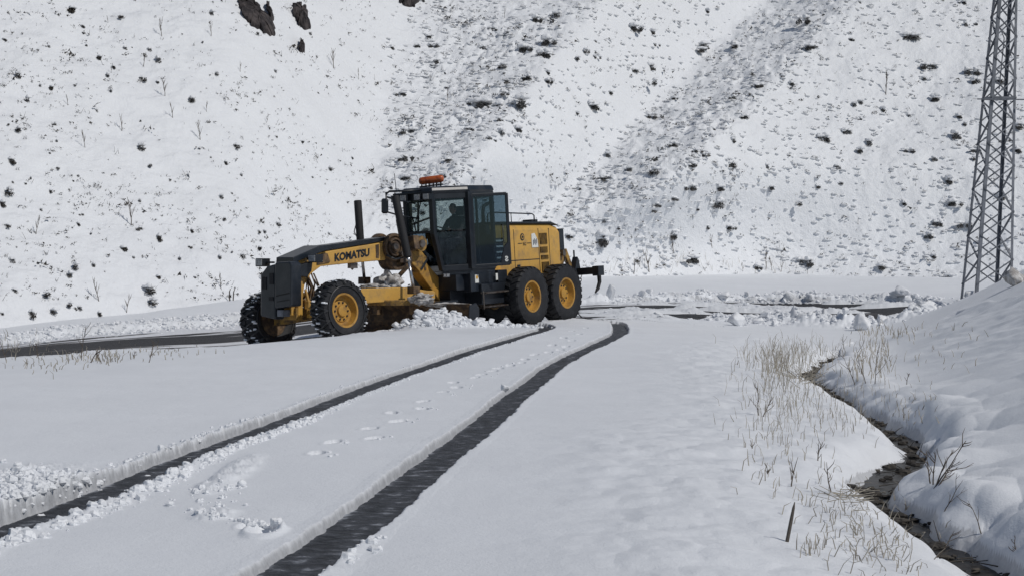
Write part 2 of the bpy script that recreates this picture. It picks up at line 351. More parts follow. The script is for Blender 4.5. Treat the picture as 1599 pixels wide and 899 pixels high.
lm_ = np.maximum(amp * rub, np.maximum(din * 1.0 * (PX > 850) * (PX < 1500), (np.abs(GX + 2) < 3.2) * (np.abs(GY - 37.8) < 2.6) * 1.0))
lumps = (.55 * chunky(GX, GY, 1.5, 1, lm_) + .35 * chunky(GX, GY, 3.7, 2, lm_) + .22 * chunky(GX, GY, 8, 3, lm_)) * (.45 + 1.2 * np.clip(fbm(GX * .5, GY * .5, 2, 12) + .35, 0, 1))
GZ += amp * rub * lumps * 1.5
# churned snow right across the road on the right
ch = din * sstep(860, 1000, PX) * (1 - sstep(1450, 1500, PX)) * sstep(.0, .9, de)
ridge = np.clip(fbm(GX * .5 - GY * .16, GY * .42 + GX * .10, 3, 21) + .02, 0, 1)
strk = fbm(GX * .16 + 5, GY * .75, 3, 25) + .10 * np.exp(-((de - .2) / .7) ** 2)
GZ += ch * sstep(.13, .30, strk) * (.05 + .13 * lumps + .06 * ridge) - ch * .05 * (1 - sstep(.08, .22, strk))
# snow pushed up in front of the blade
PILE = np.array([W(575, 0, 37.6)[:2], W(640, 0, 37.0)[:2], W(700, 0, 36.9)[:2], W(745, 0, 37.4)[:2], W(790, 0, 39.2)[:2]])
dp, _, ap = dist_line(GX, GY, PILE, 2.0)
pl = np.exp(-(dp / .5) ** 2) * sstep(0, .9, ap) * (1 - .62 * sstep(1.7, 2.4, ap)) * (1 - sstep(3.0, 4.0, ap))
GZ += pl * (.16 + .24 * lumps + .05 * fbm(GX * 3, GY * 3, 3, 31))
# wheel ruts
def rut(L, w, dep, seed, rim_l, rim_r):
    global GZ, dirt
    d, sd, al = dist_line(GX, GY, L, .8)
    e = d - w / 2 + .022 * fbm(al * 3.1, sd * 2.0, 4, seed) + .012 * fbm(GX * 14, GY * 14, 2, seed + 5)
    near = np.exp(-(np.clip(e, 0, 9) / .085) ** 2)
    k = np.where(sd < 0, rim_l(al), rim_r(al))
    n = chunky(GX, GY, 9, seed, near * k) * .6 + chunky(GX, GY, 19, seed + 1, near * k) * .4
    GZ += near * k * (.25 + 1.1 * n) * sstep(-.03, .02, e)
    dirt[:] = np.maximum(dirt, .72 * np.exp(-(np.clip(e, 0, 9) / .022) ** 2) * (d < .6))
    c = 1 - sstep(-.018, .016, e)
    flo = BASE - dep
    GZ[:] = GZ * (1 - c) + np.minimum(GZ, flo) * c
    return al
len_of = lambda L: np.r_[0, np.cumsum(np.hypot(*np.diff(L, axis=0).T))]
def prof(L, pts):                                       # rim height by distance from the camera
    s = len_of(L); y = [p[0] for p in pts]; v = [p[1] for p in pts]; return lambda a: np.interp(np.interp(a, s, L[:, 1]), y, v)
# broken snow heap beside the left rut and the kicked up streak between the ruts
def mound(px, row, rx, ry, h, chunk=1.0, seed=3, ang=0):
    global GZ
    x0, y0 = ray(px, row); u = (GX - x0) * math.cos(ang) + (GY - y0) * math.sin(ang); v = -(GX - x0) * math.sin(ang) + (GY - y0) * math.cos(ang)
    q = (u / rx) ** 2 + (v / ry) ** 2; m = np.exp(-q * q)
    GZ += m * h * ((1 - chunk) + chunk * (chunky(GX, GY, 8, seed, m) * .7 + chunky(GX, GY, 17, seed + 1, m) * .45))
mound(30, 752, .42, 1.0, .055, .75, 61); mound(80, 762, .30, .5, .05, .75, 63); mound(-80, 790, .5, 1.2, .10, .75, 64)
mound(370, 735, .11, .8, .045, .9, 65); mound(335, 757, .11, .4, .04, .9, 66); mound(335, 800, .12, .25, .035, 1, 67); mound(430, 826, .05, .1, .04, 1, 68)
rut(TRACK_L, .35, .068, 40, prof(TRACK_L, [(6, .045), (11.5, .045), (15, .035), (22, .012), (40, .006)]), prof(TRACK_L, [(6, .030), (12, .034), (15, .022), (20, .012), (28, .003)]))
rut(TRACK_R, .33, .070, 50, prof(TRACK_R, [(6, .008), (20, .008), (40, .006)]), prof(TRACK_R, [(6, .02), (8.6, .02), (9.2, .006), (40, .004)]))
def hollow(px, row, rx, ry, dep, rim=.004, ang=0):
    global GZ
    x0, y0 = ray(px, row); i0 = np.searchsorted(gD, y0 - 1.2); i1 = np.searchsorted(gD, y0 + 1.2)
    gx = GX[i0:i1]; gy = GY[i0:i1]; u = (gx - x0) * math.cos(ang) + (gy - y0) * math.sin(ang); v = -(gx - x0) * math.sin(ang) + (gy - y0) * math.cos(ang)
    q = np.sqrt((u / rx) ** 2 + (v / ry) ** 2)
    GZ[i0:i1] += -dep * (1 - sstep(.72, 1.0, q)) + rim * np.exp(-((q - 1.25) / .28) ** 2)
hollow(412, 827, .075, .17, .06, .02); hollow(385, 818, .05, .12, .03)
for px, row in [(495, 710), (520, 692), (585, 685), (578, 670), (622, 658), (612, 645), (660, 638), (661, 627), (692, 612), (713, 604), (708, 597), (742, 590), (752, 585), (770, 580), (778, 575), (797, 570), (820, 560), (815, 566), (835, 553), (857, 549), (875, 545), (884, 540), (862, 538), (893, 531), (880, 527), (905, 522), (893, 517), (915, 512)]:
    hollow(px, row, .062 * random.uniform(.85, 1.2), .155 * random.uniform(.8, 1.2), .050, .004, random.uniform(-.25, .15) - .1)
for k in range(40):                                     # row of small animal prints along the verge
    t = k / 39; hollow(968 + 160 * t, 497.6 + 11 * t, .035, .12, .05, 0)
# the stream bed and snow pillows on both banks
ds, ss, als = dist_line(GX, GY, STR, 3.0)
pill = np.clip(1 - cell(GX * 1.5, GY * .95, 5) * 1.15, 0, 1) ** .6
pil2 = np.clip(1 - cell(GX * 3.1, GY * 2.0, 6) * 1.15, 0, 1) ** .6
bank = np.exp(-((ds - .42) / .42) ** 2) * (1 - sstep(36, 41, GY))
GZ += bank * (.10 * pill + .05 * pil2 - .02) * np.where(ss > 0, 1.15, .75) * (1 - .45 * sstep(18, 26, GY))
GZ -= .06 * np.exp(-(ds / .7) ** 2) * (ss < 0) * (1 - sstep(34, 38, GY))
GZ += np.exp(-((ds - 1.3) / .8) ** 2) * .10 * pill * (ss > 0) * (1 - sstep(16, 26, GY))
wst = .135 + .09 * perlin(als * .9, als * 0 + 3, 8) + .12 * np.exp(-((GY - 14.0) / 1.3) ** 2)
es = ds - wst + .06 * fbm(GX * 3.2, GY * 2.0, 3, 70) + .09 * (pill - .5) + .11 * (pil2 - .45)
c = (1 - sstep(-.10, .05, es)) * (1 - sstep(33, 36, GY)); GZ -= .13 * np.exp(-(np.clip(es, 0, 9) / .16) ** 2) * (1 - sstep(33, 36, GY))
GZ = GZ * (1 - c) + (BASE - .21) * c
# wind ripples and slides on the bank
bk = (ss > 0) * sstep(.9, 2.2, ds) * (GX > 3) * (1 - sstep(46, 50, GY))
GZ += bk * (.085 * fbm(GX * .9 + GY * .35, GY * .28 - GX * .55, 4, 80) + .012 * perlin(GX * 5 + GY * 2.2, GY * 1.2 - GX * 4, 83) * sstep(.0, .25, perlin(GX * .4, GY * .2, 85) + .1))
# tussocks under the grass on the left bank of the stream
tz = sstep(.35, .9, ds) * (1 - sstep(1.6, 2.8, ds)) * (ss < 0) * (1 - sstep(38, 42, GY)); GZ += tz * (.03 * chunky(GX, GY, 2.6, 15, tz) + .02 * fbm(GX * 2, GY * 2, 3, 88))
def grid_obj(name, X, Y, Z, m, attrs=None):
    nr, nc = X.shape; me = bpy.data.meshes.new(name); me.vertices.add(nr * nc)
    co = np.empty((nr*nc, 3), np.float32); co[:, 0] = X.ravel(); co[:, 1] = Y.ravel(); co[:, 2] = Z.ravel(); me.vertices.foreach_set('co', co.ravel())
    i = np.arange(nr - 1)[:, None] * nc + np.arange(nc - 1)[None]; q = np.stack([i, i + 1, i + nc + 1, i + nc], -1).reshape(-1, 4).astype(np.int32)
    me.loops.add(q.size); me.loops.foreach_set('vertex_index', q.ravel()); me.polygons.add(len(q))
    me.polygons.foreach_set('loop_start', np.arange(0, q.size, 4, dtype=np.int32)); me.polygons.foreach_set('use_smooth', np.ones(len(q), bool))
    me.update(calc_edges=True); me.materials.append(m)
    for k, v in (attrs or {}).items():
        a = me.attributes.new(k, 'FLOAT', 'POINT'); a.data.foreach_set('value', v.ravel().astype(np.float32))
    o = bpy.data.objects.new(name, me); C.objects.link(o); return o
dirt = np.maximum(dirt, din * (PX > 850) * .62 * (1 - sstep(-.02, .12, strk)))
dirt = np.maximum(dirt, din * (.30 * sstep(.0, .4, de)))
dirt = np.maximum(dirt, .45 * rub * (sgn > -.6) * (fbm(GX * .8, GY * .8, 3, 33) > .05))
dirt[ds < .35] = np.maximum(dirt, .6 * (es < .02))[ds < .35]
ground = grid_obj('snow_field', GX, GY, GZ, M['snow'], {'dirt': dirt}); tag(ground, kind='structure')
def gz(x, y):                                           # height of the finished sheet
    j = ((x / y * FP + CX) - gp[0]) / 1.3; a = int(np.searchsorted(gD, y)) - 1
    j = min(max(j, 0), len(gp) - 2); a = min(max(a, 0), len(gl) - 2); b = int(j); u, v = min(max((y - gD[a]) / (gD[a+1] - gD[a]), 0), 1), j - b
    return float((GZ[a, b]*(1-v) + GZ[a, b+1]*v) * (1-u) + (GZ[a+1, b]*(1-v) + GZ[a+1, b+1]*v) * u)
def gray(px, row):                                      # where a direction meets the finished sheet
    j = int(min(max((px - gp[0]) / 1.3, 0), len(gp) - 1)); r = HZ + (CH - GZ[:, j]) / gD * FP; k = max(int(np.argmax(r <= row)), 1)
    D = gD[k]; x = (px - CX) / FP * D; return Vector((x, D, gz(x, D)))
# near ground behind and beside the camera so that the sheet does not end at a step
# road surface, rut floors and stream water as sheets of their own
def strip(name, L, half, zoff, m, n=17, cover=None, usev=True):
    nr = []; s = len_of(L)
    X = np.empty((len(L), n)); Y = X.copy(); U = X.copy(); V = X.copy()
    for i, p in enumerate(L):
        d = L[min(i+1, len(L)-1)] - L[max(i-1, 0)]; d = d / np.hypot(*d); nn = np.array([d[1], -d[0]])
        for k in range(n):
            o = (k / (n-1) * 2 - 1) * half; X[i, k], Y[i, k] = p + nn * o; U[i, k] = s[i]; V[i, k] = o
    Z = base_z(X / Y * FP + CX, Y) + zoff
    o = grid_obj(name, X, Y, Z, m, {'cover': cover(X, Y, U, V) if cover else np.zeros(X.shape)})
    uvs(o, U, V); return o
def uvs(o, U, V):
    me = o.data; uv = me.uv_layers.new(name='UVMap'); vi = np.empty(len(me.loops), np.int32); me.loops.foreach_get('vertex_index', vi)
    uv.data.foreach_set('uv', np.c_[U.ravel()[vi], V.ravel()[vi]].astype(np.float32).ravel())
def dense(L, n): 
    s = len_of(L); t = np.linspace(0, s[-1], n); return np.c_[np.interp(t, s, L[:, 0]), np.interp(t, s, L[:, 1])]
rutcov = lambda X, Y, U, V: .09 * fbm(U * 1.1, V * 7, 4, 210) + .08 * fbm(X * 7, Y * 3, 2, 215) + .16 * sstep(.12, .2, np.abs(V)) - .03
tag(strip('wheel_track', dense(TRACK_L, 260), .26, -.052, M['rut'], cover=rutcov), kind='structure')
tag(strip('wheel_track', dense(TRACK_R, 260), .23, -.054, M['rut'], cover=rutcov), kind='structure')
tag(strip('stream', dense(STR, 120), .5, -.175, M['water'], 7), kind='structure')
nA, nB = dense(NEAR, 500), dense(FAR, 500); tt = np.linspace(-.02, 1.02, 60)[None, :, None]
RP = nA[:, None] * (1 - tt) + nB[:, None] * tt; rx_, ry_ = RP[..., 0], RP[..., 1]
rpx = rx_ / ry_ * FP + CX
rU = np.repeat(len_of((nA + nB) / 2)[:, None], 60, 1); rV = tt[..., 0] * np.ones((500, 1)) * 8
t2 = tt[..., 0] * np.ones((500, 1))
lf = 1 - sstep(820, 960, rpx)
wheel = -.36 * np.exp(-((t2 - .70) / .17) ** 2) - .20 * np.exp(-((t2 - .33) / .035) ** 2) - .18 * np.exp(-((t2 - .20) / .03) ** 2) - .16 * np.exp(-((t2 - .46) / .035) ** 2) + .27
wheel -= .10 * (1 - sstep(60, 330, rpx)) * np.exp(-((t2 - .55) / .35) ** 2)
right = -.16 - .10 * np.exp(-((t2 - .42) / .10) ** 2) - .11 * np.exp(-((t2 - .80) / .07) ** 2) - .09 * np.exp(-((t2 - .02) / .05) ** 2) + .05
ru = tag(grid_obj('road', rx_, ry_, base_z(rpx, ry_) - .112 + .03 * fbm(rx_ * .35, ry_ * .35, 2, 1) * 0 + .026 * fbm(rx_ * .35, ry_ * .22, 3, 1), M['road'], {'cover': wheel * lf + right * (1 - lf) + (.20 + .06 * (1 - lf)) * fbm(rU * .13, t2 * 13, 4, 220) - .035 * lf - .07 * (1 - sstep(100, 360, rpx))}), kind='structure'); uvs(ru, rU, rV)

# ------------------------------------------------------------------ the hill
hp = np.arange(-700, 2300.1, 2.4); fa = np.array(FOOT)
Db = np.interp(hp, fa[:, 0], fa[:, 1]); _k = np.hanning(91); _k /= _k.sum(); Db = np.convolve(np.pad(Db, 45, 'edge'), _k, 'valid')
Zb = base_z(hp, Db) - .02; rb = HZ + (CH - Zb) / Db * FP
tr = np.r_[np.linspace(-.02, 1, 330), np.linspace(1.01, 2.6, 70)]
HX = np.empty((len(tr), len(hp))); HY = HX.copy(); HZZ = HX.copy(); HR = HX.copy(); FL = HX.copy()
tanS = .74
for i, t in enumerate(tr):
    r = rb * (1 - t)                                    # t = 1 is the top edge of the photograph
    D = (CH - Zb + tanS * Db) / (tanS - (HZ - r) / FP)
    rm = float(np.clip(430 * (1 - t), -700, 430))
    g1 = 560 + (300 - rm) * .27; c1 = 930 - .77 * rm; g2 = 850 + (330 - rm) * 1.06; c2 = g2 + 130
    if rm > 330: g2 = 850 - (rm - 330) * .6; c2 = g2 + 150
    c1 = max(c1, g1 + 90); g2 = max(g2, c1 + 80); c2 = g2 + 135
    G = np.interp(hp, [-800, g1, c1, g2, c2, c2 + 260, c2 + 620, 2400], [0, 0, -7.4, -2.5, -7.2, -4.0, -2.2, -1.5]); kk = np.hanning(31); kk /= kk.sum(); G = np.convolve(np.pad(G, 15, 'edge'), kk, 'valid')
    a = sstep(0, .45, t)
    FL[i] = np.maximum(sstep(g1 - 10, g1 + 60, hp) * (1 - sstep(c1 - 60, c1 + 40, hp)), sstep(g2 - 20, g2 + 30, hp) * (1 - sstep(c2 - 10, c2 + 60, hp))) * sstep(.05, .25, t)
    D = D + a * G
    HX[i] = (hp - CX) / FP * D; HY[i] = D; HZZ[i] = CH + (HZ - r) / FP * D; HR[i] = r
fade = sstep(0, .06, tr)[:, None]
sl_ = HY + HZZ * .8                                     # length up the slope
HZZ += fade * (.24 * fbm(HX * .30, sl_ * .20, 3, 100) + .085 * fbm(HX * 1.2 - sl_ * .3, sl_ * .8, 4, 104, .55)
     + .055 * np.clip(fbm(HX * 1.9, sl_ * 1.5, 3, 111, .6) - .05, 0, 1) * sstep(-.2, .3, fbm(HX * .25, sl_ * .25, 2, 120)) * np.where(HX / HY * FP + CX < 560, .35, 1.9)
     + sstep(540, 640, HX / HY * FP + CX) * .035 * fbm(HX * 3.3, sl_ * 2.4, 2, 113))
HZZ += fade * FL * (.13 * fbm((HX - sl_ * .5) * 1.1, (sl_ + HX * .5) * .5, 3, 107, .6) + .34 * np.clip(fbm((HX - sl_ * .25) * 2.1, sl_ * 1.1 + HX * .3, 4, 117, .6) + .02, 0, 1) * sstep(-.35, .15, perlin(HX * .4, sl_ * .4, 130)))
hill = tag(grid_obj('hill', HX, HY, HZZ, M['hillsnow']), kind='structure')
HPR = HZ + (CH - HZZ) / HY * FP
def hpt(px, row):
    j = int(min(max((px - hp[0]) / 2.4, 0), len(hp) - 1)); k = int(np.argmax(HPR[:, j] <= row)); return Vector((HX[k, j], HY[k, j], HZZ[k, j])), FL[k, j]
# ------------------------------------------------------------------ the motor grader
AR = math.radians(57); PI = math.pi
pit, rol = math.radians(2.4), math.radians(2.2)
Fr = Vector((-math.cos(AR) * math.cos(pit), -math.sin(AR) * math.cos(pit), -math.sin(pit)))
Lr0 = Vector((math.sin(AR) * math.cos(rol), -math.cos(AR) * math.cos(rol), math.sin(rol))); Ur = Fr.cross(Lr0).normalized(); Lr = Ur.cross(Fr).normalized()
OR = Vector((-.094, 42.36, .045))
def R(x, y, z): return OR + Fr * x + Lr * y + Ur * z
BF = math.radians(48); Ff = Vector((-math.cos(BF), -math.sin(BF), 0)); Lf = Vector((math.sin(BF), -math.cos(BF), 0)); J = Vector((-1.51, 40.18, 0))
def F(x, y, z): return J + Ff * x + Lf * y + Vector((0, 0, z))
gr = empty('motor_grader', tuple(OR)); tag(gr, 'yellow and black motor grader ploughing slushy snow at the foot of the hill', 'motor grader')
def B(mb, name, m, parent=gr, smooth=False, bevel=.012): return mb.build(name, M[m] if isinstance(m, str) else m, parent, smooth, bevel)

# -- wheels
def wheel(c, ax, r, wd, rr, chains, seed, label=None):
    rng = random.Random(seed); c = Vector(c); ax = Vector(ax).normalized()
    n = 60; h = wd / 2
    rim = MB()                                          # outer side = +ax
    rim.lathe(c, ax, [(rr, -h*.9), (rr, h*.62), (rr*1.06, h*.80), (rr*1.10, h*.84), (rr*1.08, h*.90), (rr*.97, h*.86), (rr*.93, h*.45), (rr*.88, h*.20), (rr*.72, h*.18), (rr*.66, h*.28), (rr*.36, h*.30), (rr*.34, h*.50), (rr*.2, h*.54), (0.004, h*.54)], 40)
    u = ax.cross(Vector((0, 0, 1))).normalized(); v = ax.cross(u)
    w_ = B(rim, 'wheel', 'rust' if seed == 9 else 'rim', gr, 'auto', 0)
    if label: w_['label'] = label
    bolts = MB()
    for k in range(10):
        t = 2*PI*k/10; q = c + (u*math.cos(t) + v*math.sin(t)) * rr*.54
        bolts.lathe(q + ax*h*.28, ax, [(rr*.062, 0), (rr*.062, h*.10), (rr*.03, h*.11), (.001, h*.11)], 8)
    B(bolts, 'bolt_ring', 'black', w_, False, 0)
    ty = MB()
    ty.lathe(c, ax, [(rr*1.0, -h*.8), (rr*1.22, -h*.98), (r*.80, -h*1.04), (r*.93, -h*.95), (r*.965, -h*.8), (r*.97, 0), (r*.965, h*.8), (r*.93, h*.95), (r*.80, h*1.04), (rr*1.22, h*.98), (rr*1.09, h*.88), (rr*1.0, h*.8)], n, caps=False)
    nl = 26
    for side in (-1, 1):                                # tread lugs
        for k in range(nl):
            t0 = 2*PI*(k + (.5 if side > 0 else 0))/nl
            def P(t, rad, o): return c + (u*math.cos(t) + v*math.sin(t)) * rad + ax * o
            dt = 2*PI/nl * .30
            pr = [(side*h*1.0, r*.90, r*.955, 0), (side*h*.82, r*.93, r*1.0, 0), (side*h*.08, r*.93, r*1.002, .10)]
            rings = []
            for o, ri, ro, sk in pr: rings.append([P(t0 - dt + sk, ri, o), P(t0 + dt + sk, ri, o), P(t0 + dt*.9 + sk, ro, o), P(t0 - dt*.9 + sk, ro, o)])
            ty.loft(rings)
    B(ty, 'tyre', 'tyre', w_, 'auto', 0)
    if chains:
        cm = MB(); sm = MB(); rc = r * 1.012
        def P(t, o):
            a = abs(o) / h; rad = rc if a < .85 else rc - (a - .85) * r * .42; return c + (u*math.cos(t) + v*math.sin(t)) * rad + ax * min(max(o, -h*1.12), h*1.12)
        for k in range(16):
            t0 = 2*PI*k/16
            for a, b in ((-1, 1), (1, -1)):
                pts = [P(t0 + (2*PI/16) * (s/8) , a*h*1.25 + (b-a)*h*1.25*s/8) for s in range(9)]
                for i in range(8):
                    q = pts[i].lerp(pts[i+1], .5); cm.bar(pts[i], pts[i+1], .030, .030)
        for s in (-1, 1):
            pts = [c + (u*math.cos(2*PI*k/32) + v*math.sin(2*PI*k/32)) * r*.80 + ax*s*h*1.1 for k in range(33)]; cm.tube(pts, .013, 5)
        B(cm, 'snow_chain', 'link', w_, False, 0)
        for k in range(80):
            t = rng.uniform(0, 2*PI); o = rng.uniform(-h*1.15, h*1.15); q = P(t, o); s = rng.uniform(.012, .034)
            ico(sm, q, (s * rng.uniform(.8, 2.2), s, s * .8), rng)
        B(sm, 'packed_snow', 'clod', w_, False, 0)
    return w_
def ico(mb, c, s, rng, n=5, m=4, jag=.25):
    rot = rng.uniform(0, PI); rings = []
    for i in range(1, m):
        th = PI * i / m; ring = []
        for k in range(n):
            ph = 2*PI*k/n + rot; j = 1 + rng.uniform(-jag, jag)
            ring.append(Vector(c) + Vector((s[0]*math.sin(th)*math.cos(ph)*j, s[1]*math.sin(th)*math.sin(ph)*j, s[2]*math.cos(th)*j)))
        rings.append(ring)
    mb.loft(rings)
for x in (.76, -.76):
    for s in (1, -1):
        wheel(R(x, s * 1.03, .69), Lr * s, .69, .42, .335, False, 3, None)
hubN = Vector((-3.50, 36.32, .515)); hubF = Vector((-5.14, 37.80, .27)); axF = (hubN - hubF).normalized()
lean = Vector((0, 0, 0))
wheel(hubN, axF, .615, .42, .325, True, 5, 'front wheel wrapped in a snow chain, yellow rim to the camera')
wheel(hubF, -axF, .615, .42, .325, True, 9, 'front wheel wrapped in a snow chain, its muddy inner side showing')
# -- rear chassis
b = MB(); b.box(R, -1.9, 2.9, -.42, .42, .62, 1.12); b.box(R, -1.75, -1.3, -.9, .9, .75, 1.15); B(b, 'rear_frame', 'black')
for s in (1, -1):
    b = MB(); b.prism(R, [(-1.15, .55), (-.9, .42), (.9, .42), (1.15, .55), (1.15, .85), (.5, 1.02), (-.5, 1.02), (-1.15, .85)], s*.56, s*.80); B(b, 'tandem_case', 'rust')
# -- engine hood
b = MB()
hx0, hx1, hy = -1.56, 1.42, .62
prof_ = [(-hy, 1.12), (-hy, 2.22), (-hy + .09, 2.36), (hy - .09, 2.36), (hy, 2.22), (hy, 1.12)]
b.loft([[R(hx0 + .0, y * (.97), z if z < 2 else z - .09) for y, z in prof_], [R(hx0 + .35, y, z - (.02 if z > 2 else 0)) for y, z in prof_], [R(hx1, y, z + (.02 if z > 2 else 0)) for y, z in prof_]])
b.prism(R, [(1.42, 1.12), (1.42, 1.02), (.95, 1.02), (.80, 1.12)], -.62, .62)
b.prism(R, [(.22, 1.14), (.0, .93), (-.22, 1.14)], .3, .66)
b.prism(R, [(.95, 1.05), (1.56, 1.0), (1.56, 1.34), (.95, 1.34)], .55, .70)
hood = B(b, 'engine_hood', 'yellow', gr, False, .02)
b = MB(); b.prism(R, [(-1.5, 2.30), (-1.2, 2.345), (1.42, 2.40), (1.42, 2.44), (-1.2, 2.40), (-1.54, 2.31)], -.60, .60); B(b, 'hood_lid', 'black', hood)
b = MB()                                                # seams
for x in (1.36, .50, -.57, -1.04): b.box(R, x - .008, x + .008, .612, .626, 1.15, 2.24)
b.box(R, -.57, 1.36, .612, .626, 1.515, 1.535); B(b, 'panel_seam', 'black', hood, False, 0)
for x, z, wv, hv in ((-.78, 2.00, .33, .26), (-.78, 1.735, .33, .14), (-.80, 1.56, .33, .09), (-.82, 1.33, .33, .23), (.9, 2.1, .0, 0)):
    if not wv: continue
    b = MB(); b.box(R, x - wv/2, x + wv/2, .61, .632, z - hv/2, z + hv/2); v_ = B(b, 'vent', 'flat', hood, False, 0)
    b = MB(); k = 0
    while k * .055 < wv - .03:
        xx = x - wv/2 + .03 + k*.055; b.box(R, xx, xx + .016, .630, .650, z - hv/2, z + hv/2); k += 1
    B(b, 'vent_bar', 'dirty', v_, False, 0)
# decals
def text(s, T, x, z, y, h, m, parent, name='lettering', flip=1, sx=1.0, slope=0):
    cu = bpy.data.curves.new('t', 'FONT'); cu.body = s; cu.size = 1; cu.align_x = 'CENTER'; cu.align_y = 'CENTER'; cu.offset = .05; cu.resolution_u = 3
    o = bpy.data.objects.new('t', cu); C.objects.link(o); dg = bpy.context.evaluated_depsgraph_get(); dg.update()
    me = bpy.data.meshes.new_from_object(o.evaluated_get(dg)); C.objects.unlink(o); bpy.data.objects.remove(o)
    k = h / .72
    for v in me.vertices:
        a, b_ = v.co.x * k * sx, v.co.y * k
        v.co = T(x - a * flip, y, z + b_ + slope * a)
    me.materials.append(M[m]); me.name = name; ob = bpy.data.objects.new(name, me); C.objects.link(ob); attach(ob, parent); return ob
b = MB(); b.lathe(R(.14, .622, 2.06), Lr, [(.085, 0), (.085, .008), (.001, .008)], 20); e1 = B(b, 'emblem', 'black', hood, False, 0)
b = MB(); b.lathe(R(.14, .6315, 2.06), Lr, [(.055, 0), (.055, .003), (.001, .003)], 20); b.v and B(b, 'emblem_ring', 'yellow', e1, False, 0)
b = MB(); b.lathe(R(.14, .636, 2.06), Lr, [(.034, 0), (.034, .003), (.001, .003)], 20); B(b, 'emblem_core', 'black', e1, False, 0)
text('T.C.', R, .06, 1.89, .629, .06, 'black', hood); 
b = MB(); b.box(R, .16, .34, .622, .630, 1.905, 1.918); b.box(R, -.22, -.04, .622, .630, 1.905, 1.918); B(b, 'decal_line', 'black', hood, False, 0)
b = MB(); b.prism(R, [(-.25, 1.80), (-.53, 1.80), (-.51, 1.98), (-.39, 2.14), (-.25, 2.12)], .622, .634); st = B(b, 'sticker', 'white', hood, False, 0); st['label'] = 'white notched sticker'
b = MB()
for k in range(4): b.box(R, -.33 - .05*k, -.30 - .05*k, .636, .640, 1.86 + .03*(k % 2), 1.98 + .03*(k % 2))
B(b, 'sticker_print', 'galv', st, False, 0)
b = MB(); b.box(R, .30, .42, .614, .634, 1.36, 1.42); B(b, 'marking', 'black', hood, False, 0)
b = MB(); b.tube([R(1.30, .45, 2.40), R(1.28, .45, 2.62), R(1.16, .45, 2.66), R(-.62, .45, 2.60), R(-.70, .45, 2.56), R(-.70, .45, 2.36)], .016, 8); b.tube([R(.3, .45, 2.4), R(.3, .45, 2.64)], .012, 6); B(b, 'handrail', 'black', hood, True, 0)
b = MB(); b.tube([R(.95, .1, 2.38), R(.95, .1, 2.70), R(.90, .1, 2.82), R(.70, .1, 2.88), R(.52, .12, 2.90)], [.045, .045, .045, .04, .035], 10); B(b, 'exhaust_pipe', 'black', gr, True, 0)
b = MB(); b.box(R, -1.0, -.72, .1, .36, 2.33, 2.47); B(b, 'air_cap', 'black')
b = MB(); b.box(R, -1.80, -1.57, .18, .58, 1.70, 2.22); b.box(R, -1.78, -1.57, .22, .50, 1.45, 1.62); B(b, 'radiator_guard', 'black')
b = MB(); b.tube([R(-1.55, .58, 1.62), R(-1.74, .60, 1.66), R(-1.76, .60, 1.40)], .02, 6); b.box(R, -1.72, -1.60, .5, .66, 1.56, 1.70); B(b, 'tail_lamp', 'steel')
# striped intake behind the door
b = MB(); b.box(R, 1.44, 1.62, -.55, .60, 1.15, 2.36); B(b, 'bulkhead', 'slate')
b = MB()
for k in range(4): b.box(R, 1.00, 1.34, .628, .640, 1.98 - k*.13, 2.02 - k*.13)
b.box(R, 1.37, 1.41, .628, .640, 1.45, 2.05); B(b, 'louvre', 'white', hood, False, 0)
b = MB(); b.box(R, .98, 1.36, .622, .632, 1.5, 2.06); B(b, 'intake_grille', 'black', hood, False, 0)
# -- cab
c0 = 1.62
top = [(0, .80), (.95, .80), (1.70, .36), (1.70, -.36), (.95, -.80), (0, -.80)]
mid = top
bot = [(0, .80), (.95, .80), (1.42, .34), (1.00, -.34), (.80, -.80), (0, -.80)]
zr, zm, zb_ = 3.12, 2.22, 1.42
def rg(pl, z, g=0, sc=1): return [R(c0 + x + (g if x > .5 else -g) * (1 if x > .5 else .6), y + math.copysign(g, y), z) for x, y in pl]
b = MB()
for i in range(6):
    w1 = {1: .15, 2: .11}.get(i, .085)
    b.bar(R(c0 + top[i][0], top[i][1], zr), R(c0 + mid[i][0], mid[i][1], zm), w1, w1, up=Fr)
    b.bar(R(c0 + mid[i][0], mid[i][1], zm + .02), R(c0 + bot[i][0], bot[i][1], zb_), w1, w1, up=Fr)
for pl, z, w1 in ((top, zr - .05, .17), (bot, zb_ + .03, .14)):
    for i in range(6):
        p, q = pl[i], pl[(i+1) % 6]; b.bar(R(c0 + p[0], p[1], z), R(c0 + q[0], q[1], z), .07, w1)
for i in (2, 3): p, q = mid[i], mid[(i+1) % 6]; b.bar(R(c0 + p[0], p[1], zm + .05), R(c0 + q[0], q[1], zm + .05), .05, .06)
b.box(R, c0 - .04, c0 + .05, -.8, .8, 1.4, 2.15)
b.bar(R(c0 + .62, .8, 1.45), R(c0 + .62, .8, 3.1), .05, .05, up=Fr)
b.box(R, c0 + .0, c0 + .95, -.82, -.78, 1.42, 2.0)
B(b, 'cab_frame', 'black', gr, False, .012)
cabf = gr.children[-1] if gr.children else None
b = MB(); b.loft([rg(top, 3.10, .03), rg(top, 3.16, .06), rg(top, 3.23, .04), rg(top, 3.26, -.02)]); roof = B(b, 'cab_roof', 'slate', gr, False, .01)
b = MB(); b.loft([rg(bot, 1.30, .0), rg(bot, 1.43, .0)]); b.box(R, c0 + .0, c0 + 1.0, -.78, .80, .90, 1.31); b.box(R, c0 + .98, c0 + 1.3, -.3, .62, .95, 1.30); B(b, 'cab_base', 'slate')
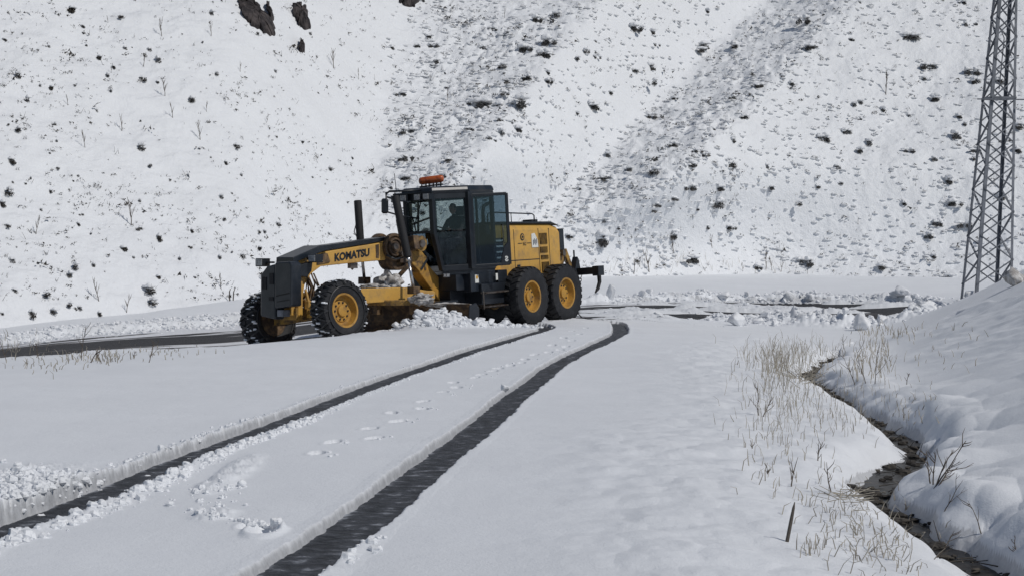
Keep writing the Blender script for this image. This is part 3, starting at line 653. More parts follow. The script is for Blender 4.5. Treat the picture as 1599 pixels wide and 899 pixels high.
# battery and tank boxes below the cab
b = MB(); b.box(R, c0 - .45, c0 + .70, .42, .88, .60, 1.06); b.box(R, c0 - .40, c0 - .02, .50, .86, 1.06, 1.34); B(b, 'fuel_tank', 'black')
b = MB(); b.bar(R(c0 - .35, .93, .86), R(c0 + .72, .93, .86), .16, .035); b.bar(R(c0 - .2, .93, .55), R(c0 + .6, .93, .55), .14, .03); b.bar(R(c0 + .72, .93, .5), R(c0 + .72, .93, .9), .03, .03); b.bar(R(c0 - .3, .93, .5), R(c0 - .3, .93, .9), .03, .03); B(b, 'boarding_step', 'steel')
def pane(pts, name='window_pane', m='glass', parent=gr):
    b = MB(); n = (Vector(pts[1]) - Vector(pts[0])).cross(Vector(pts[2]) - Vector(pts[0])).normalized() * .004
    b.loft([[Vector(p) - n for p in pts], [Vector(p) + n for p in pts]]); return B(b, name, m, parent, False, 0)
for i in (1, 2, 3, 4, 5):
    p, q = top[i], top[(i+1) % 6]; z0 = zm + .07 if i < 5 else 2.15
    if i in (1, 4): pass
    pane([R(c0 + p[0], p[1], zr - .08), R(c0 + q[0], q[1], zr - .08), R(c0 + q[0], q[1], z0), R(c0 + p[0], p[1], z0)])
for i in (1, 2, 3):
    p, q = mid[i], mid[(i+1) % 6]; p2, q2 = bot[i], bot[(i+1) % 6]
    pane([R(c0 + p[0], p[1], zm + .03), R(c0 + q[0], q[1], zm + .03), R(c0 + q2[0], q2[1], zb_ + .09), R(c0 + p2[0], p2[1], zb_ + .09)], m='glass' if i == 1 else 'glass2')
b = MB()                                                # sun visor and clutter behind the windscreen
b.bar(R(c0 + 1.35, -.45, 3.02), R(c0 + 1.35, .35, 3.02), .05, .16); b.bar(R(c0 + 1.62, -.30, 2.45), R(c0 + 1.62, .30, 2.60), .04, .04); b.bar(R(c0 + 1.66, -.08, 2.3), R(c0 + 1.66, -.03, 3.05), .05, .05)
b.bar(R(c0 + 1.3, -.60, 2.62), R(c0 + 1.66, -.33, 2.62), .05, .05)
B(b, 'windscreen_bar', 'black')
b = MB(); b.bar(R(c0 + 1.74, .1, 2.95), R(c0 + 1.74, -.12, 2.40), .018, .018); b.bar(R(c0 + 1.735, -.16, 2.62), R(c0 + 1.735, -.08, 2.28), .02, .02); B(b, 'wiper', 'flat', gr, False, 0)
# open door, hinged on the front post
da = math.radians(42); dx, dy = -math.cos(da), math.sin(da)
hxp, hyp = c0 + .88, .86
def DR(a, o, z): return R(hxp + dx * a - dy * o * -1 * 0 + (-dy) * o * -1 * 0 + dy * o * 0 + dx * 0 + (math.sin(da)) * o, hyp + dy * a + math.cos(da) * o, z)
b = MB(); dl = .80
for a, o_ in ((0, .06), (dl, .07)):
    b.box(DR, a - o_/2, a + o_/2, -.025, .025, 1.46, 3.05)
b.box(DR, 0, dl, -.025, .025, 3.0, 3.07); b.box(DR, 0, dl, -.025, .025, 1.44, 1.50)
b.prism(DR, [(dl, 1.46), (dl, 2.0), (dl - .12, 1.86), (dl - .20, 1.60), (dl - .22, 1.46)], -.024, .024); 
door = B(b, 'cab_door', 'black')
pane([DR(.03, 0, 1.5), DR(dl - .03, 0, 1.5), DR(dl - .03, 0, 3.0), DR(.03, 0, 3.0)], 'door_glass', 'glass2', door)
b = MB(); b.tube([DR(dl - .10, .03, 1.95), DR(dl - .14, .07, 1.95), DR(dl - .14, .07, 2.35), DR(dl - .10, .03, 2.35)], .012, 6); B(b, 'door_handle', 'black', door, True, 0)
text('S', DR, dl - .08, 1.58, .030, .11, 'white', door)
# interior
b = MB(); b.box(R, c0 + .18, c0 + .68, -.26, .26, 1.86, 2.0); b.box(R, c0 + .30, c0 + .55, -.2, .2, 1.42, 1.86); b.prism(R, [(c0 + .20, 1.95), (c0 + .32, 1.97), (c0 + .20, 2.62), (c0 + .08, 2.60)], -.25, .25); b.prism(R, [(c0 + .16, 2.62), (c0 + .08, 2.62), (c0 + .05, 2.82), (c0 + .13, 2.84)], -.13, .13); B(b, 'operator_seat', 'cloth', gr, False, .03)
b = MB(); b.bar(R(c0 + 1.12, 0, 1.42), R(c0 + 1.02, 0, 2.18), .22, .14, up=Fr); b.box(R, c0 + .98, c0 + 1.22, -.22, .22, 2.12, 2.30); b.box(R, c0 + .45, c0 + .80, -.46, -.30, 1.95, 2.14); b.box(R, c0 + .45, c0 + .80, .30, .42, 1.95, 2.10); B(b, 'control_console', 'flat', gr, False, .015)
b = MB()
cs = R(c0 + .92, 0, 2.26); sx_ = (Fr * -.62 + Ur * .78).normalized()
u_ = Lr; v_ = sx_.cross(u_)
b.tube([cs + (u_*math.cos(t) + v_*math.sin(t))*.19 for t in [2*PI*k/24 for k in range(25)]], .016, 6); b.tube([cs - u_*.18, cs, cs + u_*.18], .014, 6); b.tube([cs, R(c0 + 1.05, 0, 2.15)], .03, 8); B(b, 'steering_wheel', 'flat', gr, True, 0)
b = MB(); b.box(R, c0 - .02, c0 + .9, -.76, .76, 1.44, 1.46); B(b, 'cab_floor', 'flat', gr, False, 0)
# roof gear
def face(px_, y0, y1, z0, z1): pass
b = MB(); b.bar(R(c0 + 1.78, -.62, 3.14), R(c0 + 1.78, .45, 3.14), .05, .04); b.bar(R(c0 + 1.5, .40, 3.16), R(c0 + 1.8, .40, 3.14), .04, .03); b.bar(R(c0 + 1.5, -.5, 3.16), R(c0 + 1.8, -.55, 3.14), .04, .03); lb = B(b, 'lamp_bar', 'black')
for y in (-.55, -.30, .08, .32):
    b = MB(); b.box(R, c0 + 1.74, c0 + 1.86, y - .09, y + .09, 2.97, 3.12); wl = B(b, 'work_light', 'black', gr, False, .01)
    b = MB(); b.box(R, c0 + 1.855, c0 + 1.872, y - .07, y + .07, 2.985, 3.105); B(b, 'lamp_lens', 'lens', wl, False, .004)
b = MB(); bp0, bp1 = R(c0 + 1.22, -.28, 3.42), R(c0 + 1.06, .24, 3.45)
bd = (bp1 - bp0).normalized()
b.tube([bp0 - bd*.02, bp0, bp0 + bd*.06, bp1 - bd*.06, bp1, bp1 + bd*.02], [.03, .07, .085, .085, .07, .03], 14); bc = B(b, 'beacon', 'orange', gr, True, 0); bc['label'] = 'orange warning light bar on the cab roof'
b = MB(); 
for t in (.18, .5, .82):
    q = bp0.lerp(bp1, t); b.tube([q - Vector((0, 0, .08)) - bd*.05, q - Vector((0, 0, .20)) - bd*.05], .02, 6); b.tube([q - Vector((0, 0, .08)) + bd*.05, q - Vector((0, 0, .20)) + bd*.05], .02, 6)
b.bar(bp0 - Vector((0, 0, .13)), bp1 - Vector((0, 0, .13)), .05, .03); B(b, 'beacon_bracket', 'black', bc, False, 0)
b = MB(); b.tube([R(c0 + 1.55, -.70, 3.2), R(c0 + 1.56, -.72, 3.62)], .008, 5); B(b, 'antenna', 'flat', gr, True, 0)
# mirror arms: forward right of the cab
def pt(px, row, D): x, y, z = W(px, row, D); return Vector((x, y, z))
D1 = 39.2; D2 = 39.6
b = MB()
b.tube([pt(668, 296, D2), pt(640, 298, D1), pt(608, 299, D1), pt(603, 303, D1), pt(603, 312, D1)], .024, 8)
b.tube([pt(604, 308, D1), pt(622, 313, D1), pt(648, 318, D2)], .018, 8); b.tube([pt(604, 331, D1), pt(625, 337, D1), pt(650, 341, D2)], .018, 8); b.tube([pt(603, 300, D1), pt(603, 333, D1)], .018, 8)
ma = B(b, 'mirror_arm', 'black', gr, True, 0)
b = MB(); q = pt(601, 322, D1 - .02); b.loft([[q + Vector((.075*a*s_, o, .165*c_*s_)) for a, c_ in ((-1, -.8), (-.6, -1), (.6, -1), (1, -.8), (1, .8), (.6, 1), (-.6, 1), (-1, .8))] for o, s_ in ((-.05, .8), (-.02, 1), (.03, 1), (.05, .85))]); B(b, 'mirror', 'black', ma, False, 0)
# lamp on the cab corner, stickers
b = MB(); q = pt(698, 430, 39.2); b.bar(q - Lr*.02 - Fr*.06, q + Fr*.06, .12, .10); b.v; lm = B(b, 'side_lamp', 'black')
b = MB(); b.bar(q + Fr*.062, q + Fr*.075, .10, .08); b.box(lambda x, y, z: q + Vector((x, y, z)), -.06, .06, -.075, -.062, -.03, .035); B(b, 'lamp_lens', 'lens', lm, False, 0)
b = MB(); b.box(R, c0 + .70, c0 + .84, .802, .812, 1.09, 1.27); s1 = B(b, 'warning_sticker', 'white', gr, False, 0)
b = MB(); b.box(R, c0 + .73, c0 + .81, .813, .817, 1.18, 1.25); B(b, 'sticker_print', 'yellow', s1, False, 0)
b = MB(); b.box(R, c0 + .02, c0 + .10, .868, .876, 1.12, 1.27); B(b, 'warning_sticker', 'white', gr, False, 0)
# -- ripper at the back
b = MB()
b.bar(R(-1.75, .42, 1.25), R(-2.02, .42, 1.66), .10, .14); b.bar(R(-2.02, .42, 1.70), R(-2.36, .42, 1.12), .10, .13); b.bar(R(-1.75, -.42, 1.25), R(-2.02, -.42, 1.66), .10, .14); b.bar(R(-2.02, -.42, 1.70), R(-2.36, -.42, 1.12), .10, .13)
B(b, 'ripper_linkage', 'dirty')
b = MB(); b.bar(R(-2.38, -1.16, 1.10), R(-2.38, 1.18, 1.16), .20, .17); b.box(R, -2.52, -2.24, 1.06, 1.24, 1.03, 1.27); b.prism(R, [(-2.2, 1.15), (-2.5, 1.15), (-2.42, 1.45), (-2.36, 1.52), (-2.3, 1.4)], .45, .60); b.bar(R(-2.36, .5, 1.45), R(-2.36, .5, 1.68), .04, .04); rp = B(b, 'ripper_beam', 'black')
b = MB(); b.tube([R(-2.38, 1.16, 1.25), R(-2.40, 1.16, .88), R(-2.30, 1.16, .72), R(-2.18, 1.15, .62)], [.06, .055, .05, .02], 6); B(b, 'ripper_shank', 'flat', rp)
b = MB(); b.bar(R(-2.36, -.5, 1.1), R(-1.85, -.45, .75), .08, .10); b.bar(R(-2.36, .55, 1.1), R(-1.85, .5, .75), .08, .12); B(b, 'ripper_arm', 'black')
def chain(p, q, sag, n, r=.022):
    b = MB(); p, q = Vector(p), Vector(q)
    for k in range(n):
        t = (k + .5) / n; c_ = p.lerp(q, t) - Vector((0, 0, sag * 4 * t * (1 - t))); d = (q - p).normalized() * (p - q).length / n * .62
        a = Vector((1, 0, 0)) if k % 2 else Vector((0, 1, 0)); a = (a - d.normalized() * a.dot(d.normalized())).normalized() * r * 1.5
        b.tube([c_ + d*math.cos(t_) + a*math.sin(t_) for t_ in [2*PI*i/10 for i in range(11)]], r * .5, 5)
    return b
ch1 = chain(R(-2.3, .62, 1.05), R(-1.95, .60, .42), .05, 9); ch1.add(chain(R(-2.3, .72, 1.05), R(-2.02, .66, .55), .0, 7).v, chain(R(-2.3, .72, 1.05), R(-2.02, .66, .55), .0, 7).f); B(ch1, 'tow_chain', 'steel', gr, True, 0)
b = MB(); b.tube([R(-1.9, .75, .55), R(-1.98, .76, .32), R(-1.93, .78, .16), R(-2.05, .80, .05), R(-2.25, .82, .012)], .014, 6); B(b, 'trailing_hose', 'flat', gr, True, 0)
# -- front frame: beam, gooseneck and front post
b = MB(); b.prism(F, [(2.0, 1.95), (3.85, 1.71), (4.5, 1.56), (4.66, 1.5), (4.66, .42), (4.33, .42), (4.36, .71), (4.3, 1.04), (4.13, 1.26), (3.85, 1.42), (3.0, 1.49), (2.0, 1.56)], -.17, .17)
beam = B(b, 'main_beam', 'yellow', gr, False, .018)
b = MB(); b.prism(F, [(-.08, .84), (.06, .60), (.24, .60), (.95, 1.30), (.76, 1.54)], -.15, .15); gn = B(b, 'gooseneck', 'rim', gr, False, .018)
b = MB(); b.prism(F, [(1.995, 1.94), (1.5, 2.02), (1.12, 1.98), (.70, 1.60), (.93, 1.30), (1.25, 1.54), (1.6, 1.57), (1.995, 1.57)], -.16, .16); b.box(F, .74, .80, -.175, .175, 1.34, 1.66); B(b, 'beam_knuckle', 'dirty', gr, False, .018)
b = MB(); b.bar(F(.84, -.18, 1.38) , F(.62, -.18, 1.60), .05, .05); b.bar(F(.92, .18, 1.36), F(.72, .18, 1.60), .02, .06); B(b, 'hose_clamp', 'black', gn)
# joint and black tool box behind the gooseneck
b = MB(); b.box(F, -.30, .20, -.30, .30, .45, .95); B(b, 'articulation_joint', 'rust')
b = MB(); b.box(R, 2.95, 3.35, -.55, -.15, .55, 1.08); B(b, 'tool_box', 'flat')
b = MB(); b.prism(F, [(1.95, 1.975), (1.95, 2.06), (3.7, 1.86), (3.9, 1.82), (3.9, 1.73), (3.85, 1.728)], -.165, .165); B(b, 'beam_cover', 'black')
b = MB(); b.prism(F, [(3.72, 1.76), (3.76, 1.86), (3.95, 1.85), (4.70, 1.60), (4.70, 1.46), (4.5, 1.54), (3.9, 1.72)], -.26, .26); B(b, 'front_cowl', 'slate')
b = MB(); b.prism(F, [(4.25, 1.52), (4.62, 1.44), (4.62, 1.22), (4.40, 1.20), (4.28, 1.32)], .175, .36); B(b, 'valve_block', 'black')
b = MB()
def P2(a, y, z): return F(a, y, z)
b.prism(F, [(-.5, .40), (-.03, .34), (-.03, 1.47), (-.30, 1.42), (-.5, 1.25)], 4.67, 4.92, 'yz'); b.prism(F, [(-.01, .56), (.50, .62), (.50, 1.46), (.42, 1.52), (-.01, 1.50)], 4.67, 4.95, 'yz')
fp = B(b, 'front_panel', 'slate', gr, False, .03)
b = MB(); b.box(F, 4.921, 4.935, -.20, -.08, 1.05, 1.28); b.box(F, 4.921, 4.935, -.22, -.08, .72, .80); b.bar(F(4.955, .04, .82), F(4.955, .44, .88), .02, .02); b.bar(F(4.955, .06, .70), F(4.955, .44, .75), .015, .015); b.box(F, 4.921, 4.935, -.44, -.30, .95, 1.20); B(b, 'panel_recess', 'flat', fp, False, .004)
b = MB(); b.box(F, 4.72, 4.92, .02, .20, .40, .54); B(b, 'tow_hook', 'galv')
# head lamps on stalks
for (x, y, z, yy, sgn_) in ((4.72, -.66, 1.50, -.30, -1), (4.26, .46, 1.58, .20, 1)):
    b = MB(); b.bar(F(x, yy, z), F(x, y, z), .05, .04); b.box(F, x - .10, x + .10, y - .12, y + .12, z - .085, z + .085); h_ = B(b, 'headlight', 'black', gr, False, .012)
    b = MB(); b.box(F, x + .101, x + .116, y - .10, y + .10, z - .065, z + .065); B(b, 'lamp_lens', 'lens', h_, False, .006)
b = MB(); b.prism(F, [(3.62, 1.50), (3.98, 1.45), (3.98, 1.66), (3.72, 1.70)], .172, .195); B(b, 'lamp_bracket', 'rust')
# yellow edge strip and front axle
b = MB(); b.bar(hubN - axF * .30, hubF + axF * .30, .20, .22); b.bar(F(4.15, 0, .45), F(4.6, 0, .45), .5, .25); B(b, 'front_axle', 'dirty')
b = MB(); b.bar(F(4.5, .22, .42), F(4.5, .22, 1.3), .10, .12, up=Ff); b.bar(F(4.28, .20, .40), F(4.28, .62, .44), .06, .08); b.bar(F(4.35, .45, .42), F(4.40, .30, .95), .05, .05, up=Ff); b.box(F, 4.30, 4.42, .30, .42, .55, .72); B(b, 'kingpin_frame', 'yellow')
b = MB(); rg_ = random.Random(3)
for k in range(9):
    a = rg_.uniform(4.02, 4.25); z1 = rg_.uniform(1.15, 1.35); y = rg_.uniform(-.05, .26)
    b.tube([F(a + .05, y, z1), F(a - .10 + rg_.uniform(-.05, .1), y + .03, z1 - .25), F(a + rg_.uniform(-.12, .05), y + .05, z1 - .5), F(a + .12, y + .02, z1 - .75)], .018, 5)
B(b, 'hydraulic_hose', 'rust', gr, True, 0)
b = MB(); b.box(F, 4.05, 4.15, .22, .34, .60, .74); b.box(F, 2.75, 2.95, .0, .10, 1.38, 1.50); b.tube([F(2.8, .05, 1.42), F(2.86, .05, 1.36), F(2.92, .05, 1.42)], .02, 6); B(b, 'valve_cap', 'steel', gr, False, 0)
text('KOMATSU', F, 2.98, 1.655, .176, .155, 'black', beam, 'lettering', 1, 1.0, -.0 + .122 * 1)
b = MB(); b.prism(F, [(3.74, 1.50), (3.60, 1.52), (3.68, 1.69), (3.80, 1.68)], .171, .178); b.prism(F, [(2.28, 1.60), (2.20, 1.60), (2.20, 1.90), (2.30, 1.88)], .171, .178); B(b, 'brand_plate', 'rust', beam, False, 0)
# saddle that carries the blade lift cylinders
sc_ = F(1.72, 0, 1.82)
b = MB()
for y, rr_, dx_ in ((.22, .30, .08), (.26, .20, .10), (-.22, .30, .08)):
    c_ = F(1.72 + dx_, y, 1.84)
    b.lathe(c_, Lf, [(rr_, -.05), (rr_, .05), (rr_*.80, .055), (rr_*.78, .0), (rr_*.5, .0), (rr_*.48, .06), (.002, .06)], 28)
b.lathe(F(1.62, 0, 1.60), Lf, [(.26, -.20), (.26, .20), (.20, .21), (.19, .12), (.002, .12)], 24)
b.box(F, 1.25, 1.62, -.24, .24, 1.50, 2.0); b.bar(F(1.4, .25, 1.9), F(1.4, .52, 1.95), .16, .3); b.bar(F(1.4, -.25, 1.9), F(1.4, -.62, 1.95), .16, .3)
B(b, 'saddle', 'rust', gr, False, .01)
b = MB()
for c_, r_ in ((F(1.90, .33, 1.86), .075), (F(1.68, .33, 1.70), .06), (F(1.12, .36, 1.92), .085)):
    b.tube([c_ - Lf*.05, c_ + Lf*.07], r_, 12)
B(b, 'lock_pin', 'steel', gr, 'auto', 0)
b = MB(); b.lathe(F(1.10, .32, 1.92), Lf, [(.17, -.05), (.17, .05), (.10, .055), (.002, .055)], 20); B(b, 'pin_collar', 'dirty', gr, 'auto', 0)
b = MB(); b.tube([F(2.08, .27, 1.66), F(1.86, .33, 1.58), F(1.62, .34, 1.62)], .02, 6); b.tube([pt(621, 330, 38.3), pt(619, 345, 38.3), pt(624, 372, 38.4), pt(634, 378, 38.5)], .014, 6); b.tube([pt(556, 350, 39.4), pt(553, 362, 39.4), pt(558, 372, 39.4)], .012, 6); B(b, 'hydraulic_hose', 'black', gr, True, 0)
# lift cylinders
cy = []
for (a, m_, e, D, Dl) in (((617, 306), (637, 402), (646, 452), 38.30, 38.1), ((558.5, 313), (563, 380), (569, 436), 39.35, 39.3)):
    b = MB(); p, q, r_ = pt(*a, D), pt(*m_, (D + Dl) / 2), pt(*e, Dl)
    b.tube([p, p.lerp(q, .02), p.lerp(q, .985), q], [.07, .085, .085, .06], 12); lc = B(b, 'lift_cylinder', 'flat', gr, 'auto', 0)
    b = MB(); b.tube([q, r_], .035, 10); b.tube([q, q.lerp(r_, .12)], .055, 10); B(b, 'cylinder_rod', 'chrome', lc, True, 0)
b = MB(); q = pt(646, 453, 38.1); b.bar(q - Ff*.10, q + Ff*.10, .20, .16); q = pt(569, 438, 39.3); b.bar(q - Ff*.10, q + Ff*.10, .2, .16); B(b, 'cylinder_socket', 'rust')
b = MB(); b.tube([pt(640, 412, 38.8), pt(612, 443, 39.1)], .05, 8); b.tube([pt(612, 443, 39.1), pt(600, 452, 39.1)], .03, 8); B(b, 'side_shift_cylinder', 'rust', gr, True, 0)
# drawbar, circle, blade
b = MB(); b.prism(F, [(.95, .72), (4.2, .62), (4.2, .80), (3.0, .96), (1.9, .98), (.95, .88)], .48, .64); b.prism(F, [(.95, .72), (4.2, .62), (4.2, .80), (3.0, .96), (1.9, .98), (.95, .88)], -.64, -.48); b.box(F, 2.9, 3.15, -.6, .6, .64, .92); b.box(F, .95, 1.25, -.6, .6, .66, .9); b.bar(F(4.25, .0, .66), F(3.1, .0, .78), .3, .16)
dbar = B(b, 'drawbar', 'yellow', gr, False, .015)
b = MB(); cc = F(1.75, .22, .64); b.lathe(cc, Vector((.03, .02, 1)), [(.62, -.05), (.84, -.055), (.86, .04), (.84, .06), (.62, .06), (.62, -.05)], 48, caps=False); B(b, 'blade_circle', 'dirty', gr, 'auto', 0)
bl0, bl1 = Vector((-.80, 37.95, .04)), Vector((-3.75, 40.0, -.02)); bd_ = (bl1 - bl0).normalized(); bnrm = Vector((bd_.y, -bd_.x, 0)); bnrm = bnrm if bnrm.y < 0 else -bnrm
b = MB(); rings = []
for end in (bl0, bl1):
    arc = []
    for k in range(9):
        t = k / 8; arc.append((.16 * math.cos(PI * (t * 1.0)) * 0 + .20 * (2*t - 1)**2, .60 * t))
    ring = [end + bnrm * a + Vector((0, 0, z)) for a, z in arc] + [end + bnrm * (a - .03) + Vector((0, 0, z)) for a, z in arc[::-1]]
    rings.append(ring)
b.loft(rings); mb_ = B(b, 'blade', 'rust', gr, False, 0)
b = MB(); q = bl0 - bd_ * .02; b.loft([[q - bd_*o + bnrm*a + Vector((0, 0, z)) for a, z in ((-.12, .0), (.24, -.02), (.26, .25), (.22, .56), (.0, .62), (-.12, .5))] for o in (0, .03)]); B(b, 'end_plate', 'black', mb_)
b = MB(); q0, q1 = bl0 + bd_*.5 - bnrm*.12, bl1 - bd_*.9 - bnrm*.12; b.bar(q0 + Vector((0, 0, .36)), q1 + Vector((0, 0, .36)), .12, .16); b.bar(cc + bd_*.5 - Vector((0, 0, .25)), cc + bd_*.5 + Vector((0, 0, .0)), .14, .16, up=Ff); b.bar(cc - bd_*.5 - Vector((0, 0, .25)), cc - bd_*.5, .14, .16, up=Ff); b.bar(q0 + Vector((0, 0, .42)) , cc - bd_*.5, .12, .12); B(b, 'blade_carrier', 'rust', mb_)
b = MB(); b.box(R, 3.0, 3.9, -.1, .7, .45, .75); B(b, 'blade_tilt_bracket', 'black')
# dirty snow riding on drawbar and blade
def lump(name, c, s, m, seed, par=None, sub=3, amp=.35, fr=2.2):
    bm = bmesh.new(); bmesh.ops.create_icosphere(bm, subdivisions=sub, radius=1); n = np.array([v.co[:] for v in bm.verts])
    d = 1 + amp * fbm(n[:, 0] * fr + seed, n[:, 1] * fr + n[:, 2] * fr * .7, 3, seed % 50) + amp * .5 * perlin(n[:, 2] * fr * 1.5, n[:, 0] * fr * 1.5, seed % 31 + 3)
    for v, k in zip(bm.verts, d): v.co = Vector((v.co.x * s[0] * k, v.co.y * s[1] * k, v.co.z * s[2] * k))
    me = bpy.data.meshes.new(name); bm.to_mesh(me); bm.free(); me.materials.append(M[m]); me.polygons.foreach_set('use_smooth', [True] * len(me.polygons))
    o = bpy.data.objects.new(name, me); C.objects.link(o); o.location = c
    if par is not None: attach(o, par)
    return o
tag(lump('snow_lump', pt(611, 441, 38.9), (.27, .3, .22), 'slush', 4, None, 4, .8, 1.6), 'grey lump of dirty snow heaped on the drawbar behind the blade lift rod', 'snow lump')
tag(lump('snow_lump', pt(586, 449, 38.5), (.36, .3, .08), 'slush', 5, None, 4, .6), 'flat smear of dirty snow on top of the yellow drawbar', 'snow lump')
tag(lump('snow_lump', pt(658, 467, 38.0), (.24, .20, .11), 'slush', 6, None, 4, .7), 'muddy snow lump caught on the near end of the drawbar above the blade', 'snow lump')
tag(lump('snow_lump', pt(700, 476, 38.3), (.42, .12, .05), 'slush', 7, None, 4, .6, 3), 'long strip of dirty snow lying along the top edge of the blade', 'snow lump')

# ------------------------------------------------------------------ the driver
def skin(name, joints, edges, m, sub=2):
    me = bpy.data.meshes.new(name); me.from_pydata([tuple(j[0]) for j in joints], edges, []); o = bpy.data.objects.new(name, me); C.objects.link(o)
    sk = o.modifiers.new('s', 'SKIN'); sk.use_smooth_shade = True; ss_ = o.modifiers.new('d', 'SUBSURF'); ss_.levels = sub; ss_.render_levels = sub
    for v, j in zip(me.skin_vertices[0].data, joints): v.radius = (j[1], j[1]) if not isinstance(j[1], tuple) else j[1]; 
    me.skin_vertices[0].data[0].use_root = True
    dg = bpy.context.evaluated_depsgraph_get(); dg.update(); m2 = bpy.data.meshes.new_from_object(o.evaluated_get(dg)); C.objects.unlink(o); bpy.data.objects.remove(o)
    m2.name = name; m2.materials.clear(); m2.materials.append(M[m]); m2.polygons.foreach_set('use_smooth', [True] * len(m2.polygons)); return m2
def Pp(x, y, z): return R(c0 + x, y, z)
def body(g):                                            # seated, hands on the steering wheel, facing ahead
    j = [(Pp(.36, 0, 2.06), .13*g), (Pp(.33, 0, 2.22), .135*g), (Pp(.32, 0, 2.40), .15*g), (Pp(.33, 0, 2.52), .12*g), (Pp(.36, 0, 2.61), .055), (Pp(.38, 0, 2.67), .06)]
    e = [(0, 1), (1, 2), (2, 3), (3, 4), (4, 5)]
    for s in (1, -1):
        n = len(j); j += [(Pp(.33, .18*s, 2.50), .075*g), (Pp(.48, .25*s, 2.27), .052*g), (Pp(.70, .19*s, 2.27), .040*g), (Pp(.80, .17*s, 2.31), .030)]
        e += [(3, n), (n, n+1), (n+1, n+2), (n+2, n+3)]
        n = len(j); j += [(Pp(.42, .11*s, 2.05), .10*g), (Pp(.84, .16*s, 2.04), .075*g), (Pp(.92, .16*s, 1.60), .050*g), (Pp(1.02, .16*s, 1.50), .04*g)]
        e += [(0, n), (n, n+1), (n+1, n+2), (n+2, n+3)]
    return j, e
pr = empty('person', tuple(Pp(.36, 0, 2.0))); tag(pr, 'person in dark clothing sitting in the grader cab with hands on the steering wheel', 'person')
jj, ee = body(1.0)
bo = bpy.data.objects.new('body', skin('body', jj, ee, 'cloth')); C.objects.link(bo); attach(bo, pr)
# head: shaped ellipsoid with nose, brow, mouth, ears
bm = bmesh.new(); bmesh.ops.create_icosphere(bm, subdivisions=4, radius=1)
for v in bm.verts:
    x, y, z = v.co
    X = x * .098; Y = y * .076 * (1 - .18 * max(0, -z)); Z = z * .118
    if x > 0: X += .022 * math.exp(-((y/.16)**2 + ((z + .12)/.22)**2)) - .010 * (math.exp(-(((abs(y) - .38)/.16)**2 + ((z - .08)/.12)**2))) + .008 * math.exp(-((y/.4)**2 + ((z + .48)/.10)**2)) + .006 * math.exp(-((z - .30)/.14)**2)
    Y += math.copysign(.016, y) * math.exp(-(((x + .05)/.14)**2 + ((z)/.22)**2)) if abs(y) > .8 else 0
    v.co = R(c0 + .40 + X, Y, 2.775 + Z)
me = bpy.data.meshes.new('head'); bm.to_mesh(me); bm.free(); me.materials.append(M['skin']); me.polygons.foreach_set('use_smooth', [True]*len(me.polygons)); ho = bpy.data.objects.new('head', me); C.objects.link(ho); attach(ho, pr)
bm = bmesh.new(); bmesh.ops.create_icosphere(bm, subdivisions=3, radius=1); bmesh.ops.delete(bm, geom=[v for v in bm.verts if v.co.z < -.35 or (v.co.x > .45 and v.co.z < .55)], context='VERTS')
for v in bm.verts: x, y, z = v.co; v.co = R(c0 + .393 + x * .106, y * .084, 2.782 + z * .124)
me = bpy.data.meshes.new('hair'); bm.to_mesh(me); bm.free(); me.materials.append(M['hair']); o = bpy.data.objects.new('hair', me); C.objects.link(o); attach(o, ho)
b = MB()
for s in (1, -1): b.lathe(R(c0 + .482, s*.030, 2.785), Fr, [(.001, -.004), (.012, 0), (.006, .005), (.001, .006)], 8)
b.build('eyes', M['hair'], ho)
for s in (1, -1):
    b = MB(); w0 = Pp(.80, .17*s, 2.31)
    def H(a, c_, d_): return w0 + Fr*a + Lr*(c_*s) + Ur*d_
    b.tube([H(-.02, 0, 0), H(.03, 0, .005), H(.07, 0, .01), H(.09, 0, .008)], [.024, .036, .040, .03], 8)
    for k, (o_, l_) in enumerate(((-.030, .060), (-.010, .070), (.010, .066), (.030, .052))):
        b.tube([H(.075, o_, .015), H(.075 + l_*.5, o_, .020), H(.075 + l_*.85, o_, .0), H(.075 + l_*.75, o_, -.022)], [.010, .0095, .009, .007], 6)
    b.tube([H(.02, -.032, 0), H(.045, -.055, .0), H(.075, -.060, -.012)], [.013, .011, .008], 6)
    b.build('hand', M['skin'], bo, True)
# ------------------------------------------------------------------ lattice pylon on the bank
bt = [pt(1500, 466, 46.0), pt(1524, 456, 45.2), pt(1557, 450, 46.2), pt(1581, 440, 45.4)]
Zt = W(0, 0, 46)[2]
tp = [pt(1550.5, 0, 46.25), pt(1560, 0, 45.9), pt(1578, 0, 46.35), pt(1588.5, 0, 46.0)]
def leg(i, t): return bt[i].lerp(tp[i], t)
zz = lambda i, z: leg(i, (z - bt[i].z) / (tp[i].z - bt[i].z))
py = empty('lattice_pylon', (float(sum(p.x for p in bt) / 4), 45.7, .75)); tag(py, 'grey steel lattice pylon leaning slightly on the snowy bank at the right', 'pylon')
cen = sum(bt, Vector()) / 4
for i in range(4):
    b = MB(); s = bt[i] - (tp[i] - bt[i]).normalized() * .8
    top_ = leg(i, 1.55); inw = (cen - bt[i]); inw.z = 0; inw.normalize(); sid = Vector((-inw.y, inw.x, 0))
    for dd in (inw + sid, inw - sid):
        dd = dd.normalized(); n_ = Vector((-dd.y, dd.x, 0))
        b.bar(s + dd * .035, top_ + dd * .035, .012, .075, up=dd) if False else b.loft([[q, q + dd*.07, q + dd*.07 + n_*.012, q + n_*.012] for q in (s, top_)])
    b.build('leg', M['galv'], py)
z = 1.0; lv = [1.0]; st_ = .62
while z < 12: z += st_; lv.append(z); st_ = max(st_ * .985, .42)
